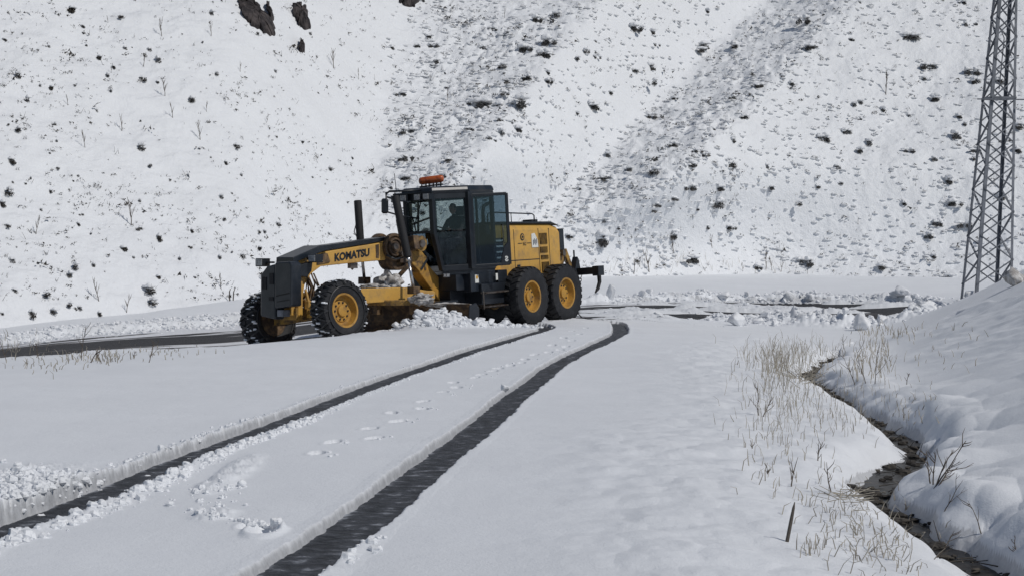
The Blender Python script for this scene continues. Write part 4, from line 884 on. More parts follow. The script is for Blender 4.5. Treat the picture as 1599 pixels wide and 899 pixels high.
for (i, j) in ((0, 2), (1, 3), (0, 1), (2, 3)):
    b = MB()
    for k in range(len(lv) - 1):
        a, c_ = (i, j) if k % 2 == 0 else (j, i)
        b.bar(zz(a, lv[k]), zz(c_, lv[k+1]), .048, .025)
        if (i, j) in ((0, 2), (1, 3)): b.bar(zz(c_, lv[k]) + Vector((0, .012, 0)), zz(a, lv[k+1]) + Vector((0, .03, 0)), .045, .024)
    for h_ in (5.75,): b.bar(zz(i, h_), zz(j, h_), .05, .05)
    b.build('bracing', M['galv'], py)
b = MB(); zr_ = W(0, 155, 46)[2]; b.bar(pt(1526, 155, 45.6), pt(1700, 157, 45.6), .045, .03); b.build('climbing_guard', M['galv'], py)
b = MB(); b.tube([pt(1556, 30, 45.9), pt(1568, 60, 45.9), pt(1560, 140, 46)], .015, 5); b.build('earth_cable', M['galv'], py)

# ------------------------------------------------------------------ dark rock outcrops high on the left hill
def outcrop(poly, label, seed):
    n = len(poly); cx_ = sum(p[0] for p in poly) / n; cy_ = sum(p[1] for p in poly) / n; rng = random.Random(seed)
    rings = []
    c3, _ = hpt(cx_, max(cy_, 1)); 
    fine = []
    for i in range(n):
        p, q = poly[i], poly[(i+1) % n]
        for k in range(4): t = k / 4; fine.append((p[0]+(q[0]-p[0])*t + rng.uniform(-1.2, 1.2), p[1]+(q[1]-p[1])*t + rng.uniform(-1.2, 1.2)))
    for sc2, push in ((1.08, -.5), (1.0, .0), (.92, .16), (.72, .28), (.45, .34), (.15, .36)):
        ring = []
        for p in fine:
            x, y = cx_ + (p[0]-cx_)*sc2, cy_ + (p[1]-cy_)*sc2
            q, _ = hpt(x, y); q = Vector(q); d = Vector((.1, -.72, .55)).normalized()
            ring.append(q + d * (push + rng.uniform(-.05, .05)))
        rings.append(ring)
    b = MB(); b.loft(rings); o = b.build('rock_outcrop', M['rock'], None, False); tag(o, label, 'rock', 'rock outcrops on the left hill'); return o
outcrop([(372, 2), (376, -8), (392, -12), (396, 4), (408, 14), (412, 26), (424, 33), (430, 42), (431, 56), (424, 58), (410, 50), (394, 42), (382, 30), (376, 16)], 'largest dark rock outcrop, a long diagonal one at the top of the left hill', 1)
outcrop([(457, 10), (464, 8), (471, 7), (474, 14), (479, 12), (482, 22), (482, 33), (487, 46), (482, 49), (474, 47), (466, 38), (460, 28)], 'upright dark rock outcrop right of the longest one near the top edge', 2)
outcrop([(471, 66), (475, 70), (478, 82), (472, 84), (467, 79)], 'small dark rock below the two big outcrops on the left hill', 3)
outcrop([(622, -6), (640, -14), (655, -6), (657, 3), (648, 12), (636, 12), (626, 6)], 'round dark rock cut by the top edge left of the gully', 4)
outcrop([(416, 8), (420, 8), (424, 20), (429, 34), (425, 34), (418, 20)], 'thin dark rock sliver beside the longest outcrop', 5)

# ------------------------------------------------------------------ shrubs on the hill
def twigs(mb, rng, n, rx, rz, th=.012, lean=.5):
    for k in range(n):
        a = rng.uniform(0, 2*PI); r0 = rng.uniform(0, rx*.5); p = Vector((math.cos(a)*r0, math.sin(a)*r0, -.06)); l = rng.uniform(.5, 1) * rz
        d = Vector((math.cos(a) * rng.uniform(.2, 1) * rx / rz * lean * 2, math.sin(a) * rng.uniform(.2, 1) * rx / rz * lean * 2, 1)).normalized()
        q = p + d * l * .6; e = q + (d + Vector((rng.uniform(-.5, .5), rng.uniform(-.5, .5), rng.uniform(-.2, .3)))).normalized() * l * .5
        mb.tube([p, q, e], [th, th*.8, th*.3], 3)
def leafclump(mb, rng, n, rx, rz, s=.07):
    for k in range(n):
        a = rng.uniform(0, 2*PI); r = math.sqrt(rng.random()) * rx; z = rng.uniform(-.05, 1) * rz * math.sqrt(max(.05, 1 - (r/rx)**2)); c_ = Vector((math.cos(a)*r, math.sin(a)*r, z))
        v = [c_ + Vector((rng.gauss(0, 1), rng.gauss(0, 1), rng.gauss(0, .7))) * s for _ in range(3)]; mb.add(v, [(0, 1, 2)])
def cap(rng, rx, rz, seed, h=.38):
    bm = bmesh.new(); bmesh.ops.create_icosphere(bm, subdivisions=3, radius=1)
    n = np.array([v.co[:] for v in bm.verts]); d = 1 + .75 * fbm(n[:, 0]*1.7 + seed*3.1, n[:, 1]*1.4, 3, seed % 40)
    for v, k in zip(bm.verts, d):
        z = v.co.z; v.co = Vector((v.co.x * rx * k, v.co.y * rx * k, rz * .50 + (z * h * rz * (1 if z > 0 else .35)) * k))
    me = bpy.data.meshes.new('snow_cap'); bm.to_mesh(me); bm.free(); me.polygons.foreach_set('use_smooth', [True]*len(me.polygons)); me.materials.append(M['cap']); return me
protos = {'l': [], 'm': []}
for s in range(16):
    left = s < 6
    rng = random.Random(200 + s); b = MB(); caps = MB(); nb = rng.randint(1, 3) if left else rng.randint(2, 5)
    for j in range(nb):
        cx_, cy_ = (rng.gauss(0, .12), rng.gauss(0, .10)) if left else (rng.gauss(0, .24), rng.gauss(0, .14)); rr = rng.uniform(.10, .20) if left else rng.uniform(.08, .19)
        b2 = MB(); leafclump(b2, rng, int(110 * rr / .15), rr, rr * (1.5 if left else 1.25), .036); twigs(b2, rng, 9, rr * 1.5, rr * 2.3, .008)
        b.add([(x + cx_, y + cy_, z) for x, y, z in b2.v], b2.f)
        if left and rng.random() < .45: continue
        cm_ = cap(rng, rr * (rng.uniform(.7, 1.1) if left else rng.uniform(.95, 1.3)), rr * (2.2 if left else 2.5), s * 7 + j, .30); o_ = (rng.uniform(-.05, .05), .07, rr * .25) if left else (rng.uniform(.0, .07), rng.uniform(-.02, .06), rr * .2)
        caps.add([(v.co.x * 1.25 + cx_ + o_[0], v.co.y + cy_ + o_[1], v.co.z + o_[2]) for v in cm_.vertices], [tuple(p.vertices) for p in cm_.polygons])
    me = bpy.data.meshes.new('branches'); me.from_pydata(b.v, [], b.f); me.materials.append(M['bush' if left else 'bush2'])
    if not caps.v: ico(caps, (0.02, .12, .16), (.10, .08, .05), rng, 9, 7, .1)
    cme = bpy.data.meshes.new('snow_cap'); cme.from_pydata(caps.v, [], caps.f); cme.polygons.foreach_set('use_smooth', [True]*len(cme.polygons)); cme.materials.append(M['cap'])
    protos['l' if left else 'm'].append((me, cme))
LAB = {'l': ('dark shrub with a small snow cap on the bright left hillside', 'shrubs on the left hillside'),
       'm': ('snow covered shrub on the hillside between the two gullies', 'shrubs on the middle hillside'),
       'r': ('low shrub bent under a snow cushion on the right hillside', 'shrubs on the right hillside')}
nshr = 0
def shrub(px, row, s, rng, reg=None):
    global nshr
    q, fl = hpt(px, row)
    if q.y > 200: return
    reg = reg or ('l' if px < 600 else 'm' if px < 850 + (330 - row) * 1.0 else 'r')
    bme, cme = rng.choice(protos['l' if reg == 'l' else 'm'])
    o = bpy.data.objects.new('snowy_shrub', bme); C.objects.link(o)
    wv = s * q.y / 2800 / .62 * (1.0 if reg == 'l' else 1.15)   # the size seen, in pixels, at that distance
    o.location = q + Vector((0, 0, -.04 * wv)); o.scale = (wv * rng.uniform(.8, 1.2) * rng.choice((-1, 1)), wv * rng.uniform(.8, 1.2), wv * rng.uniform(.85, 1.25)); o.rotation_euler = (0, 0, rng.uniform(-.5, .5))
    tag(o, LAB[reg][0], 'shrub', LAB[reg][1])
    c_ = bpy.data.objects.new('snow_cap', cme); C.objects.link(c_); c_.parent = o
    nshr += 1
Sz = {'s': 10, 'm': 17, 'L': 26}
LH = [(190,25,'L'),(330,45,'m'),(575,35,'m'),(130,125,'s'),(345,130,'s'),(265,155,'m'),(240,120,'s'),(410,135,'s'),(435,165,'m'),(45,205,'m'),(135,235,'m'),(385,215,'m'),(80,270,'m'),(520,270,'m'),(55,352,'m'),(150,335,'s'),(155,378,'s'),(140,412,'s'),(375,400,'m'),(400,445,'m'),(35,435,'m'),(155,455,'s'),(75,495,'s'),(40,490,'s'),(140,518,'s'),(10,552,'m'),(110,565,'s'),(225,578,'s'),(215,603,'s'),(245,627,'s'),(20,607,'m'),(380,615,'m'),(520,622,'s'),(435,645,'m'),(345,672,'L'),(515,665,'s'),(595,530,'s'),(700,625,'s'),(750,605,'s'),(40,705,'m'),(105,708,'s'),(205,720,'m'),(195,742,'m'),(255,715,'s'),(290,730,'s'),(595,695,'s'),(655,693,'m'),(700,668,'m'),(490,695,'s'),(435,748,'m'),(530,745,'s'),(55,783,'L'),(115,792,'L'),(405,785,'L'),(405,815,'L'),(10,845,'m'),(85,850,'L'),(185,820,'m'),(215,830,'m'),(150,840,'m'),(275,845,'m'),(530,798,'s'),(620,795,'s'),(545,110,'s'),(640,395,'m'),(612,440,'s'),(655,470,'s'),(815,380,'s'),(610,590,'s'),(715,625,'s'),(20,520,'m'),(895,455,'s'),(745,190,'s'),(860,250,'s'),(15,105,'s'),(310,180,'s'),(295,205,'s')]
MH = [(570,125,'m'),(500,150,'m'),(570,165,'m'),(680,150,'s'),(655,170,'s'),(715,165,'s'),(825,85,'m'),(880,95,'s'),(890,130,'s'),(785,140,'s'),(240,180,'s'),(270,210,'s'),(150,275,'s'),(145,385,'m'),(410,310,'L'),(480,305,'L'),(490,380,'m'),(440,350,'s'),(660,330,'s'),(710,315,'m'),(750,270,'m'),(850,240,'L'),(885,200,'m'),(825,205,'s'),(995,480,'m'),(945,425,'m'),(740,525,'s'),(890,600,'s'),(940,580,'s'),(995,550,'m'),(780,665,'s'),(745,645,'s'),(730,710,'L'),(940,690,'m'),(1000,760,'m'),(520,230,'m'),(585,230,'s'),(155,465,'s'),(300,440,'s'),(330,380,'s'),(230,105,'s'),(450,100,'s'),(610,45,'m'),(540,60,'m'),(390,140,'s')]
RH = [(400,60,'m'),(405,135,'m'),(450,40,'s'),(690,110,'m'),(880,150,'m'),(730,195,'m'),(855,70,'s'),(890,215,'m'),(885,240,'m'),(770,290,'m'),(860,285,'m'),(680,335,'m'),(840,340,'s'),(830,360,'m'),(820,400,'m'),(870,450,'m'),(895,440,'s'),(480,285,'s'),(540,305,'s'),(350,245,'s'),(260,250,'s'),(250,275,'s'),(185,410,'s'),(120,395,'s'),(450,410,'m'),(510,385,'s'),(585,420,'m'),(625,455,'m'),(540,440,'s'),(480,490,'s'),(55,480,'m'),(75,440,'s'),(145,505,'m'),(60,550,'s'),(140,550,'m'),(125,600,'m'),(265,485,'L'),(335,595,'m'),(820,595,'m'),(810,530,'m'),(170,665,'s'),(110,665,'s'),(360,720,'s'),(255,745,'s'),(85,785,'m'),(410,770,'m'),(620,780,'m'),(760,690,'m'),(765,750,'s'),(825,755,'s'),(810,810,'s'),(1010,370,'m'),(1015,440,'m'),(430,545,'s'),(285,550,'s'),(960,240,'m'),(180,285,'s'),(275,130,'s'),(130,160,'s'),(560,300,'s'),(640,320,'s'),(705,440,'s'),(760,465,'s'),(680,595,'s')]
rng = random.Random(77)
for lst, sc_2, ox in ((LH, 1.728, 0), (MH, 1.873, 550), (RH, 1.873, 1050)):
    for x, y, z in lst: shrub(ox + x / sc_2, y / sc_2 + 3, Sz[z] * rng.uniform(.85, 1.15), rng)
nfix = nshr
while nshr < 298:
    px = rng.uniform(0, 1599); row = rng.uniform(2, 440); _, fl = hpt(px, row)
    if rng.random() > (.25 + .75 * fl if px > 600 else .35): continue
    shrub(px, row, rng.uniform(5, 10 if px < 600 else 15), rng)
# the far more numerous small tufts, one mass
b = MB(); bL = b; bR = MB(); bs = MB(); rng = random.Random(5); cnt = 0
while cnt < 12000:
    px = rng.uniform(-300, 1900); row = rng.uniform(-60, 470); q, fl = hpt(px, row)
    if q.y > 150: continue
    dn_ = float(fbm(np.array([q.x * .25]), np.array([(q.y + q.z) * .25]), 2, 141)[0])
    left = px < 600; b = bL if left else bR
    pr_ = (.40 + 1.1 * dn_) if left else (.40 + .8 * fl + .7 * dn_)
    if rng.random() > pr_: continue
    cnt += 1; s = (.035 + .08 * rng.random() ** 2.2) * (1 if left else 1.25) * (1 + 1.0 * (rng.random() < .08))
    if rng.random() < .55:
        for k in range(rng.randint(5, 10)):
            c_ = q + Vector((rng.gauss(0, s*.6), rng.gauss(0, s*.6), rng.uniform(0, s*.8))); b.add([c_ + Vector((rng.gauss(0, 1), rng.gauss(0, 1), rng.gauss(0, .8))) * s * .28 for _ in range(3)], [(0, 1, 2)])
    if rng.random() < (.35 if left else .2):
        for k in range(rng.randint(1, 3)):
            a = q + Vector((rng.gauss(0, s*.6), rng.gauss(0, s*.4), -.02)); e = a + Vector((rng.gauss(0, .35), rng.gauss(0, .35), 1)) * s * rng.uniform(.6, 1.6); b.tube([a, e], [.007, .003], 3)
    elif not left and rng.random() < .8:
        s = min(s, .10); ico(bs, q + Vector((0, 0, s*.05)), (s * rng.uniform(1.0, 2.0), s, s * .45), rng, 7, 5, .3)
o = bR.build('hillside_scrub', M['bush2']); tag(o, kind='stuff', label='dense fine grey scrub half buried on the middle and right hillside', cat='scrub')
o = bL.build('hillside_scrub', M['bush']); tag(o, kind='stuff', label='sparse dark scrub and weed tips poking through the left hillside snow', cat='scrub')
o = bs.build('snow_tussocks', M['cap'], None, True); tag(o, kind='stuff', label='small snow cushions over tussocks on the hillside', cat='snow')

# bare weeds and saplings that stand up from the hill snow
def weed_mesh(rng, h, th, br, spread=.5, name='bare_weed'):
    b = MB(); p = Vector((0, 0, -.05)); pts = [p]; d = Vector((rng.uniform(-.15, .15), rng.uniform(-.15, .15), 1))
    for k in range(4): d = (d + Vector((rng.uniform(-.18, .18), rng.uniform(-.18, .18), 0))).normalized(); p = p + d * h / 4; pts.append(p)
    b.tube(pts, [th, th*.85, th*.7, th*.5, th*.25], 5)
    for k in range(br):
        t = rng.uniform(.25, .95); i = min(int(t * 4), 3); q = pts[i].lerp(pts[i+1], t * 4 - i); a = rng.uniform(0, 2*PI); l = h * rng.uniform(.15, .42) * (1.1 - t * .5)
        e = q + Vector((math.cos(a) * spread, math.sin(a) * spread, .75)).normalized() * l; e2 = e + Vector((math.cos(a) * .3, math.sin(a) * .3, .9)).normalized() * l * .5
        b.tube([q, e, e2], [th*.55, th*.4, th*.15], 4)
        if rng.random() < .6: a2 = a + 1; b.tube([e, e + Vector((math.cos(a2)*.5, math.sin(a2)*.5, .6)).normalized() * l * .5], [th*.35, th*.12], 4)
    me = bpy.data.meshes.new(name); me.from_pydata(b.v, [], b.f); me.materials.append(M['twig']); return me
wm = [weed_mesh(random.Random(300 + i), 1.0, .022, 5 + 3 * (i % 4), .16 + .10 * (i % 3)) for i in range(8)]
def weed(q, h, k, label, group, rz=0, tilt=0, name='bare_weed', cat='weed'):
    o = bpy.data.objects.new(name, wm[k % 8]); C.objects.link(o); o.location = q; o.scale = (h, h, h); o.rotation_euler = (0, tilt, rz); tag(o, label, cat, group); return o
rng = random.Random(9)
for x, y, hh in [(437, 100, 25), (570, 100, 22), (390, 180, 22), (447, 260, 24), (470, 320, 22), (330, 355, 28), (543, 380, 26), (358, 608, 36), (268, 815, 30), (600, 785, 22), (905, 185, 26), (345, 845, 26), (100, 635, 24), (300, 200, 14), (720, 335, 12), (560, 305, 14), (650, 195, 16), (230, 400, 22), (440, 65, 12), (292, 65, 12), (185, 285, 18), (735, 900, 10), (970, 215, 14)]:
    px, row = x / 1.728, y / 1.728; q, _ = hpt(px, row); h_ = hh * q.y / 2800 * 1.05; weed(q, h_, rng.randrange(8), 'thin bare weed stalk standing up from the left hillside', 'weed stalks on the left hillside', rng.uniform(0, 6))
for px, row, hh in [(700, 160, 20), (790, 30, 16), (1384, 150, 32), (1054, 395, 26), (1015, 425, 34), (990, 428, 26), (1112, 388, 20), (1196, 420, 22), (1207, 423, 18), (1222, 424, 16), (1145, 275, 20), (1340, 352, 12), (1160, 425, 12), (1262, 428, 14)]:
    q, _ = hpt(px, row); h_ = hh * q.y / 2800 * 1.05; weed(q, h_, rng.randrange(8), 'thin bare sapling at the snowy foot of the right hillside' if row > 350 else 'lone bare stalk on the right hillside snow', 'bare saplings at the hill foot' if row > 350 else 'stalks on the right hillside', rng.uniform(0, 6))

# ------------------------------------------------------------------ snow clods
def clod_mesh(seed):
    rng = random.Random(seed); bm = bmesh.new()
    for k in range(13): v = Vector((rng.gauss(0, 1), rng.gauss(0, 1), rng.gauss(0, 1))).normalized(); bm.verts.new(v * rng.uniform(.75, 1.1))
    r_ = bmesh.ops.convex_hull(bm, input=bm.verts); bmesh.ops.delete(bm, geom=[g for g in bm.verts if not g.link_faces], context='VERTS')
    bmesh.ops.triangulate(bm, faces=bm.faces); bmesh.ops.subdivide_edges(bm, edges=bm.edges, cuts=3, use_grid_fill=True, smooth=.05)
    n = np.array([v.co[:] for v in bm.verts]); d = .16 * fbm(n[:, 0]*2.4 + seed, n[:, 1]*2.4 + n[:, 2]*2, 3, seed % 40) + .14 * perlin(n[:, 2] * 6, n[:, 0] * 6, seed % 29)
    for v, k in zip(bm.verts, d): v.co *= 1 + k
    me = bpy.data.meshes.new('snow_clod'); bm.to_mesh(me); bm.free(); me.materials.append(M['clod']); me.polygons.foreach_set('use_smooth', [True]*len(me.polygons)); return me
cms = [clod_mesh(400 + i) for i in range(10)]
def clod(x, y, s, rng, label, group, sink=.3, m=None):
    o = bpy.data.objects.new('snow_clod', cms[rng.randrange(10)]); C.objects.link(o); o.scale = (s * rng.uniform(.9, 1.5), s * rng.uniform(.8, 1.2), s * rng.uniform(.6, 1.0))
    o.location = (x, y, gz(x, y) + s * sink); o.rotation_euler = (rng.uniform(-.5, .5), rng.uniform(-.5, .5), rng.uniform(0, 6.28)); tag(o, label, 'snow clod', group); return o
rng = random.Random(21)
def along(L, px0, px1, n, spread, s0, s1, label, group, bias=0):
    Lp = L[:, 0] / L[:, 1] * FP + CX; k = 0
    while k < n:
        i = rng.randrange(len(L) - 1)
        if not (px0 < Lp[i] < px1): continue
        t = rng.random(); p = L[i] * (1-t) + L[i+1] * t; s = s0 + (s1 - s0) * rng.random() ** 2.2
        clod(p[0] + rng.gauss(0, spread), p[1] + bias + rng.gauss(0, spread), s, rng, label, group); k += 1
NF, FF_ = dense(NEAR, 300), dense(FAR, 300)
along(FF_, 15, 385, 60, .35, .03, .10, 'snow clod in the low bank along the far side of the left road', 'clods along the far side of the left road')
along(FF_, 940, 1440, 60, .55, .05, .22, 'snow clod thrown up along the far edge of the churned road', 'clods along the far edge of the churned road')
along(NF, 1120, 1450, 50, .45, .06, .26, 'snow clod in the ploughed ridge on the near edge of the churned road', 'clods in the near ploughed ridge')
for k in range(60):
    t = rng.random(); i = rng.randrange(len(PILE) - 1); p = PILE[i] * (1-t) + PILE[i+1] * t; clod(p[0] + rng.gauss(0, .25), p[1] + rng.gauss(0, .3) - .1, rng.uniform(.04, .12), rng, 'broken snow clod rolling in front of the grader blade', 'clods in front of the blade', .5)
# special ones
def at(px, row, s, label, mesh=0, m=None, rz=.5):
    q = gray(px, row); o = bpy.data.objects.new('snow_clod', cms[mesh]); C.objects.link(o); o.location = q + Vector((0, 0, s * .55)); o.scale = (s, s, s*.85); o.rotation_euler = (.3, .2, rz); tag(o, label, 'snow clod'); return o
at(788, 611, .062, 'lone snow ball on the smooth snow just left of the right wheel track', 2)
at(1408, 466, .30, 'big pointed snow block on the far road edge left of the pylon', 3); at(1232, 470, .26, 'dirty snow block on the far side of the road below the hill foot', 4); at(1266, 470, .22, 'second snow block right of the dirty one at the road edge', 5)
at(1150, 508, .26, 'blocky snow heap at the near left end of the ploughed ridge', 6); at(1345, 515, .30, 'bulky snow heap at the right end of the ploughed ridge', 7)
o = at(953, 466, .22, 'pointed snow heap beneath the ripper shank behind the grader', 8); o.scale = (.2, .2, .36)
at(430, 826, .04, 'small snow block at the rim of the hole between the wheel tracks', 1); at(378, 760, .035, 'small crumb of snow between the two wheel tracks', 4)
at(1582, 447, .26, 'grey boulder with snow at the foot of the pylon', 9).data = clod_mesh(431)
bpy.data.objects[-1 if False else 0] if False else None
for o in [o for o in C.objects if o.get('label') == 'grey boulder with snow at the foot of the pylon']: o.data.materials.clear(); o.data.materials.append(M['slush']); o.name = 'boulder'; o['category'] = 'boulder'
# crumbs of broken snow too many to count
cr = MB(); rng = random.Random(31)
def crumbs(L, y0, y1, n, off, sp_, s0, s1):
    Ld = dense(L, 600); k = 0
    while k < n:
        i = rng.randrange(1, len(Ld) - 1); p = Ld[i]
        if not (y0 < p[1] < y1): continue
        d = Ld[i+1] - Ld[i-1]; d /= np.hypot(*d); nn = np.array([d[1], -d[0]]); o_ = off + rng.gauss(0, sp_); x, y = p + nn * o_; s = s0 + (s1 - s0) * rng.random() ** 3
        ico(cr, Vector((x, y, gz(x, y) + s * .25)), (s * rng.uniform(.8, 1.3), s, s * .8), rng, 6, 5, .22); k += 1
crumbs(TRACK_L, 8, 16, 380, .275, .035, .008, .040); crumbs(TRACK_L, 8, 16, 240, -.27, .04, .006, .026); crumbs(TRACK_L, 16, 34, 380, .25, .03, .006, .018); crumbs(TRACK_L, 16, 34, 160, -.24, .03, .006, .014)
crumbs(TRACK_R, 7.4, 9, 22, .24, .04, .008, .035); crumbs(TRACK_L, 8, 14, 60, 0, .08, .008, .03)
for k in range(340):
    q = gray(rng.gauss(40, 50), rng.gauss(757, 11)); s = .006 + .030 * rng.random() ** 3; ico(cr, q + Vector((0, 0, s * .3)), (s, s, s*.8), rng, 6, 5, .22)
for k in range(70):
    q = gray(rng.gauss(330, 35), rng.gauss(765, 16)); s = .005 + .024 * rng.random() ** 3; ico(cr, q + Vector((0, 0, s * .3)), (s, s, s*.8), rng, 6, 5, .22)
for k in range(50):
    t = rng.random(); q = gray(290 + 145 * t + rng.gauss(0, 6), 797 + 30 * t + rng.gauss(0, 3)); s = .005 + .02 * rng.random() ** 2; ico(cr, q + Vector((0, 0, s * .3)), (s, s, s*.8), rng, 6, 5, .22)
for L_, a, b_, n_, sp_ in ((FAR, 0, 390, 900, .45), (FAR, 930, 1450, 1100, .4), (NEAR, 1100, 1460, 1300, .5)):
    Ld = dense(L_, 500); k = 0
    while k < n_:
        i = rng.randrange(500); p = Ld[i]; px = p[0] / p[1] * FP + CX
        if not a < px < b_: continue
        x, y = p[0] + rng.gauss(0, sp_), p[1] + rng.gauss(0, sp_); s = .012 + .055 * rng.random() ** 2.6; ico(cr, Vector((x, y, gz(x, y) + s * .3)), (s * 1.2, s, s * .8), rng, 6, 5, .25); k += 1
for k in range(320):
    px = rng.uniform(930, 1440); D = rng.uniform(47, 58); x = (px - CX) / FP * D; s = .015 + .06 * rng.random() ** 3; ico(cr, Vector((x, D, gz(x, D) + s * .3)), (s * 1.4, s, s * .7), rng, 6, 5, .25)
for k in range(500):
    t = rng.random(); i = rng.randrange(len(PILE) - 1); p = PILE[i] * (1-t) + PILE[i+1] * t; x, y = p[0] + rng.gauss(0, .4), p[1] + rng.gauss(0, .3) - .15; s = .015 + .05 * rng.random() ** 2; ico(cr, Vector((x, y, gz(x, y) + s * .3)), (s * 1.2, s, s * .8), rng, 6, 5, .25)
for px, row in [(495, 710), (520, 692), (585, 685), (622, 658), (660, 638), (692, 612), (713, 604), (752, 585), (778, 575), (820, 560), (857, 549)]:
    for k in range(5):
        q = gray(px + rng.gauss(18, 9), row + rng.gauss(0, 3)); s = .004 + .014 * rng.random() ** 2; ico(cr, q + Vector((0, 0, s * .3)), (s * 1.2, s, s * .8), rng, 6, 5, .25)
o = cr.build('snow_rubble', M['clod'], None, False); tag(o, kind='stuff', label='crumbled snow along the wheel tracks and ploughed road edges', cat='snow rubble')

# ------------------------------------------------------------------ dry grass and twigs in front
gb = MB(); rng = random.Random(41)
def stalk(q, h, th, lean=.25, kink=.4):
    d = Vector((rng.gauss(0, lean), rng.gauss(0, lean), 1)).normalized(); m_ = q + d * h * .55; d2 = (d + Vector((rng.gauss(0, kink), rng.gauss(0, kink), rng.uniform(-.5, .2)))).normalized()
    gb.tube([q - Vector((0, 0, .03)), m_, m_ + d2 * h * .45], [th, th*.8, th*.25], 3)
def patch(cx_, cy_, sx2, sy2, n, h0, h1, th=.0019, lean=.2, kink=.4):
    for k in range(n):
        px, row = rng.gauss(cx_, sx2), rng.gauss(cy_, sy2)
        if row < 505: continue
        q = gray(px, row); stalk(q, rng.uniform(h0, h1), th * rng.uniform(.7, 1.4) * (1 + q.y / 40), lean, kink)
patch(1225, 575, 28, 16, 231, .15, 0.336, .0022, .24); patch(1250, 555, 40, 10, 132, .12, 0.280, .0022, .28); patch(1200, 600, 25, 25, 110, .10, 0.240); patch(1265, 630, 45, 25, 165, .08, 0.200); patch(1320, 660, 40, 14, 66, .05, 0.128)
patch(1360, 565, 22, 18, 88, .12, 0.320, .0035, .22); patch(1390, 600, 25, 20, 33, .08, 0.200); patch(1210, 670, 35, 30, 66, .06, 0.160); patch(1230, 720, 50, 30, 49, .05, 0.136, .0025, .35, .6)
patch(1300, 780, 40, 20, 33, .05, 0.104, .0022, .4, .7); patch(1345, 835, 45, 28, 126, .05, 0.128, .0022, .6, .8); patch(1265, 862, 12, 8, 15, .05, 0.096, .0022, .2); patch(1410, 860, 45, 25, 66, .04, 0.112, .0022, .8, .9)
patch(1420, 640, 22, 14, 33, .05, 0.128, .003, .4); patch(1380, 520, 30, 8, 66, .1, 0.240, .004, .3); patch(1480, 500, 45, 16, 38, .08, 0.176, .004, .5); patch(1440, 560, 40, 25, 33, .06, 0.128, .003, .4)
patch(150, 560, 40, 5, 80, .06, 0.160, .004, .4, .7); patch(60, 570, 60, 6, 50, .06, 0.144, .004, .4, .6); patch(230, 552, 50, 5, 60, .04, 0.096, .004, .3); patch(20, 545, 25, 8, 33, .12, 0.272, .004, .2)
patch(1050, 426, 0, 0, 0, .1, 0.160)
for k in range(60):
    q, _ = hpt(rng.uniform(950, 1280), rng.uniform(405, 428)); stalk(q, rng.uniform(.2, .6), .006, .25)
for i in range(110):                                    # flattened reeds in the stream
    q = gray(rng.gauss(1345, 22), rng.gauss(775, 8)); d = Vector((rng.gauss(0, 1), rng.gauss(0, .7), .12)).normalized(); gb.tube([q, q + d * rng.uniform(.05, .2)], [.0035, .002], 3)
for i in range(80):
    q = gray(rng.gauss(1265, 12), rng.gauss(590, 6)); d = Vector((rng.gauss(0, 1), rng.gauss(0, .7), .3)).normalized(); gb.tube([q, q + d * rng.uniform(.1, .35)], [.006, .003], 3)
o = gb.build('dry_grass', M['straw']); tag(o, kind='stuff', label='dry grass stalks poking through the snow along the stream and road verge', cat='grass')
db = MB(); rng = random.Random(61)
SD = dense(STR, 300)
for k in range(700):
    p = SD[rng.randrange(300)]
    if p[1] > 35: continue
    x, y = p[0] + rng.gauss(0, .13), p[1] + rng.gauss(0, .1); z = gz(x, y)
    if z > float(base_z(np.array([x / y * FP + CX]), np.array([y]))[0]) - .15: continue
    q = Vector((x, y, max(z, float(base_z(np.array([x / y * FP + CX]), np.array([y]))[0]) - .17) + .005))
    if rng.random() < .45: s_ = rng.uniform(.012, .05); ico(db, q, (s_ * 1.3, s_, s_ * .6), rng, 6, 5, .2)
    else: d = Vector((rng.gauss(0, 1), rng.gauss(0, .8), rng.uniform(0, .35))).normalized(); db.tube([q, q + d * rng.uniform(.05, .22)], [.005, .002], 3)
o = db.build('stream_debris', M['bush']); tag(o, kind='stuff', label='dark stones and drowned stems lying in the narrow stream', cat='debris')
# single twigs and small bushes
def front(px, row, hh, k, label, rz=0, tilt=0, name='bare_twig', thick=1.0, cat='twig'):
    q = gray(px, row); h_ = hh * q.y / 2800; rg2 = random.Random(500 + k)
    me = weed_mesh(rg2, h_, .0045 * thick * (1 + q.y / 60), 3 + k % 5, .6, name); o = bpy.data.objects.new(name, me); C.objects.link(o); o.location = q; o.rotation_euler = (0, tilt, rz); tag(o, label, cat); return o
front(1185, 648, 55, 2, 'dark twig standing leftmost in the grassy verge', .3, -.1); front(1192, 650, 42, 3, 'slanted dark twig just right of the leftmost one', 1, .5)
front(1150, 570, 12, 0, 'tiny stub poking out of the smooth snow left of the grass'); front(1353, 598, 65, 5, 'tall dry stalk beside the head of the stream', .5, 0); front(1366, 600, 60, 6, 'second tall dry stalk behind the head of the stream', .2, .05)
front(1335, 600, 55, 9, 'thin leaning stalk over the stream bend', 0, -.25); front(1318, 545, 28, 1, 'short dark stick among the grass near the ploughed ridge')
front(1415, 600, 24, 7, 'small dark weed on the bank right of the stream'); front(1234, 760, 60, 10, 'thin bent twig in front of the stream pool', 0, -.12); front(1300, 770, 62, 11, 'thin tall twig left of the snow pillows', 0, .05)
front(1176, 700, 20, 12, 'short broken twig on the smooth snow edge'); front(1278, 720, 40, 13, 'forked twig on the snow cushion beside the stream', 0, .1); front(1200, 740, 25, 14, 'tiny crooked twig below the grassy verge')
for i, (px, row, hh, tl, lb) in enumerate([(1452, 757, 62, -.35, 'left branch'), (1460, 760, 70, .1, 'middle branch'), (1466, 757, 95, .75, 'right branch')]): pass
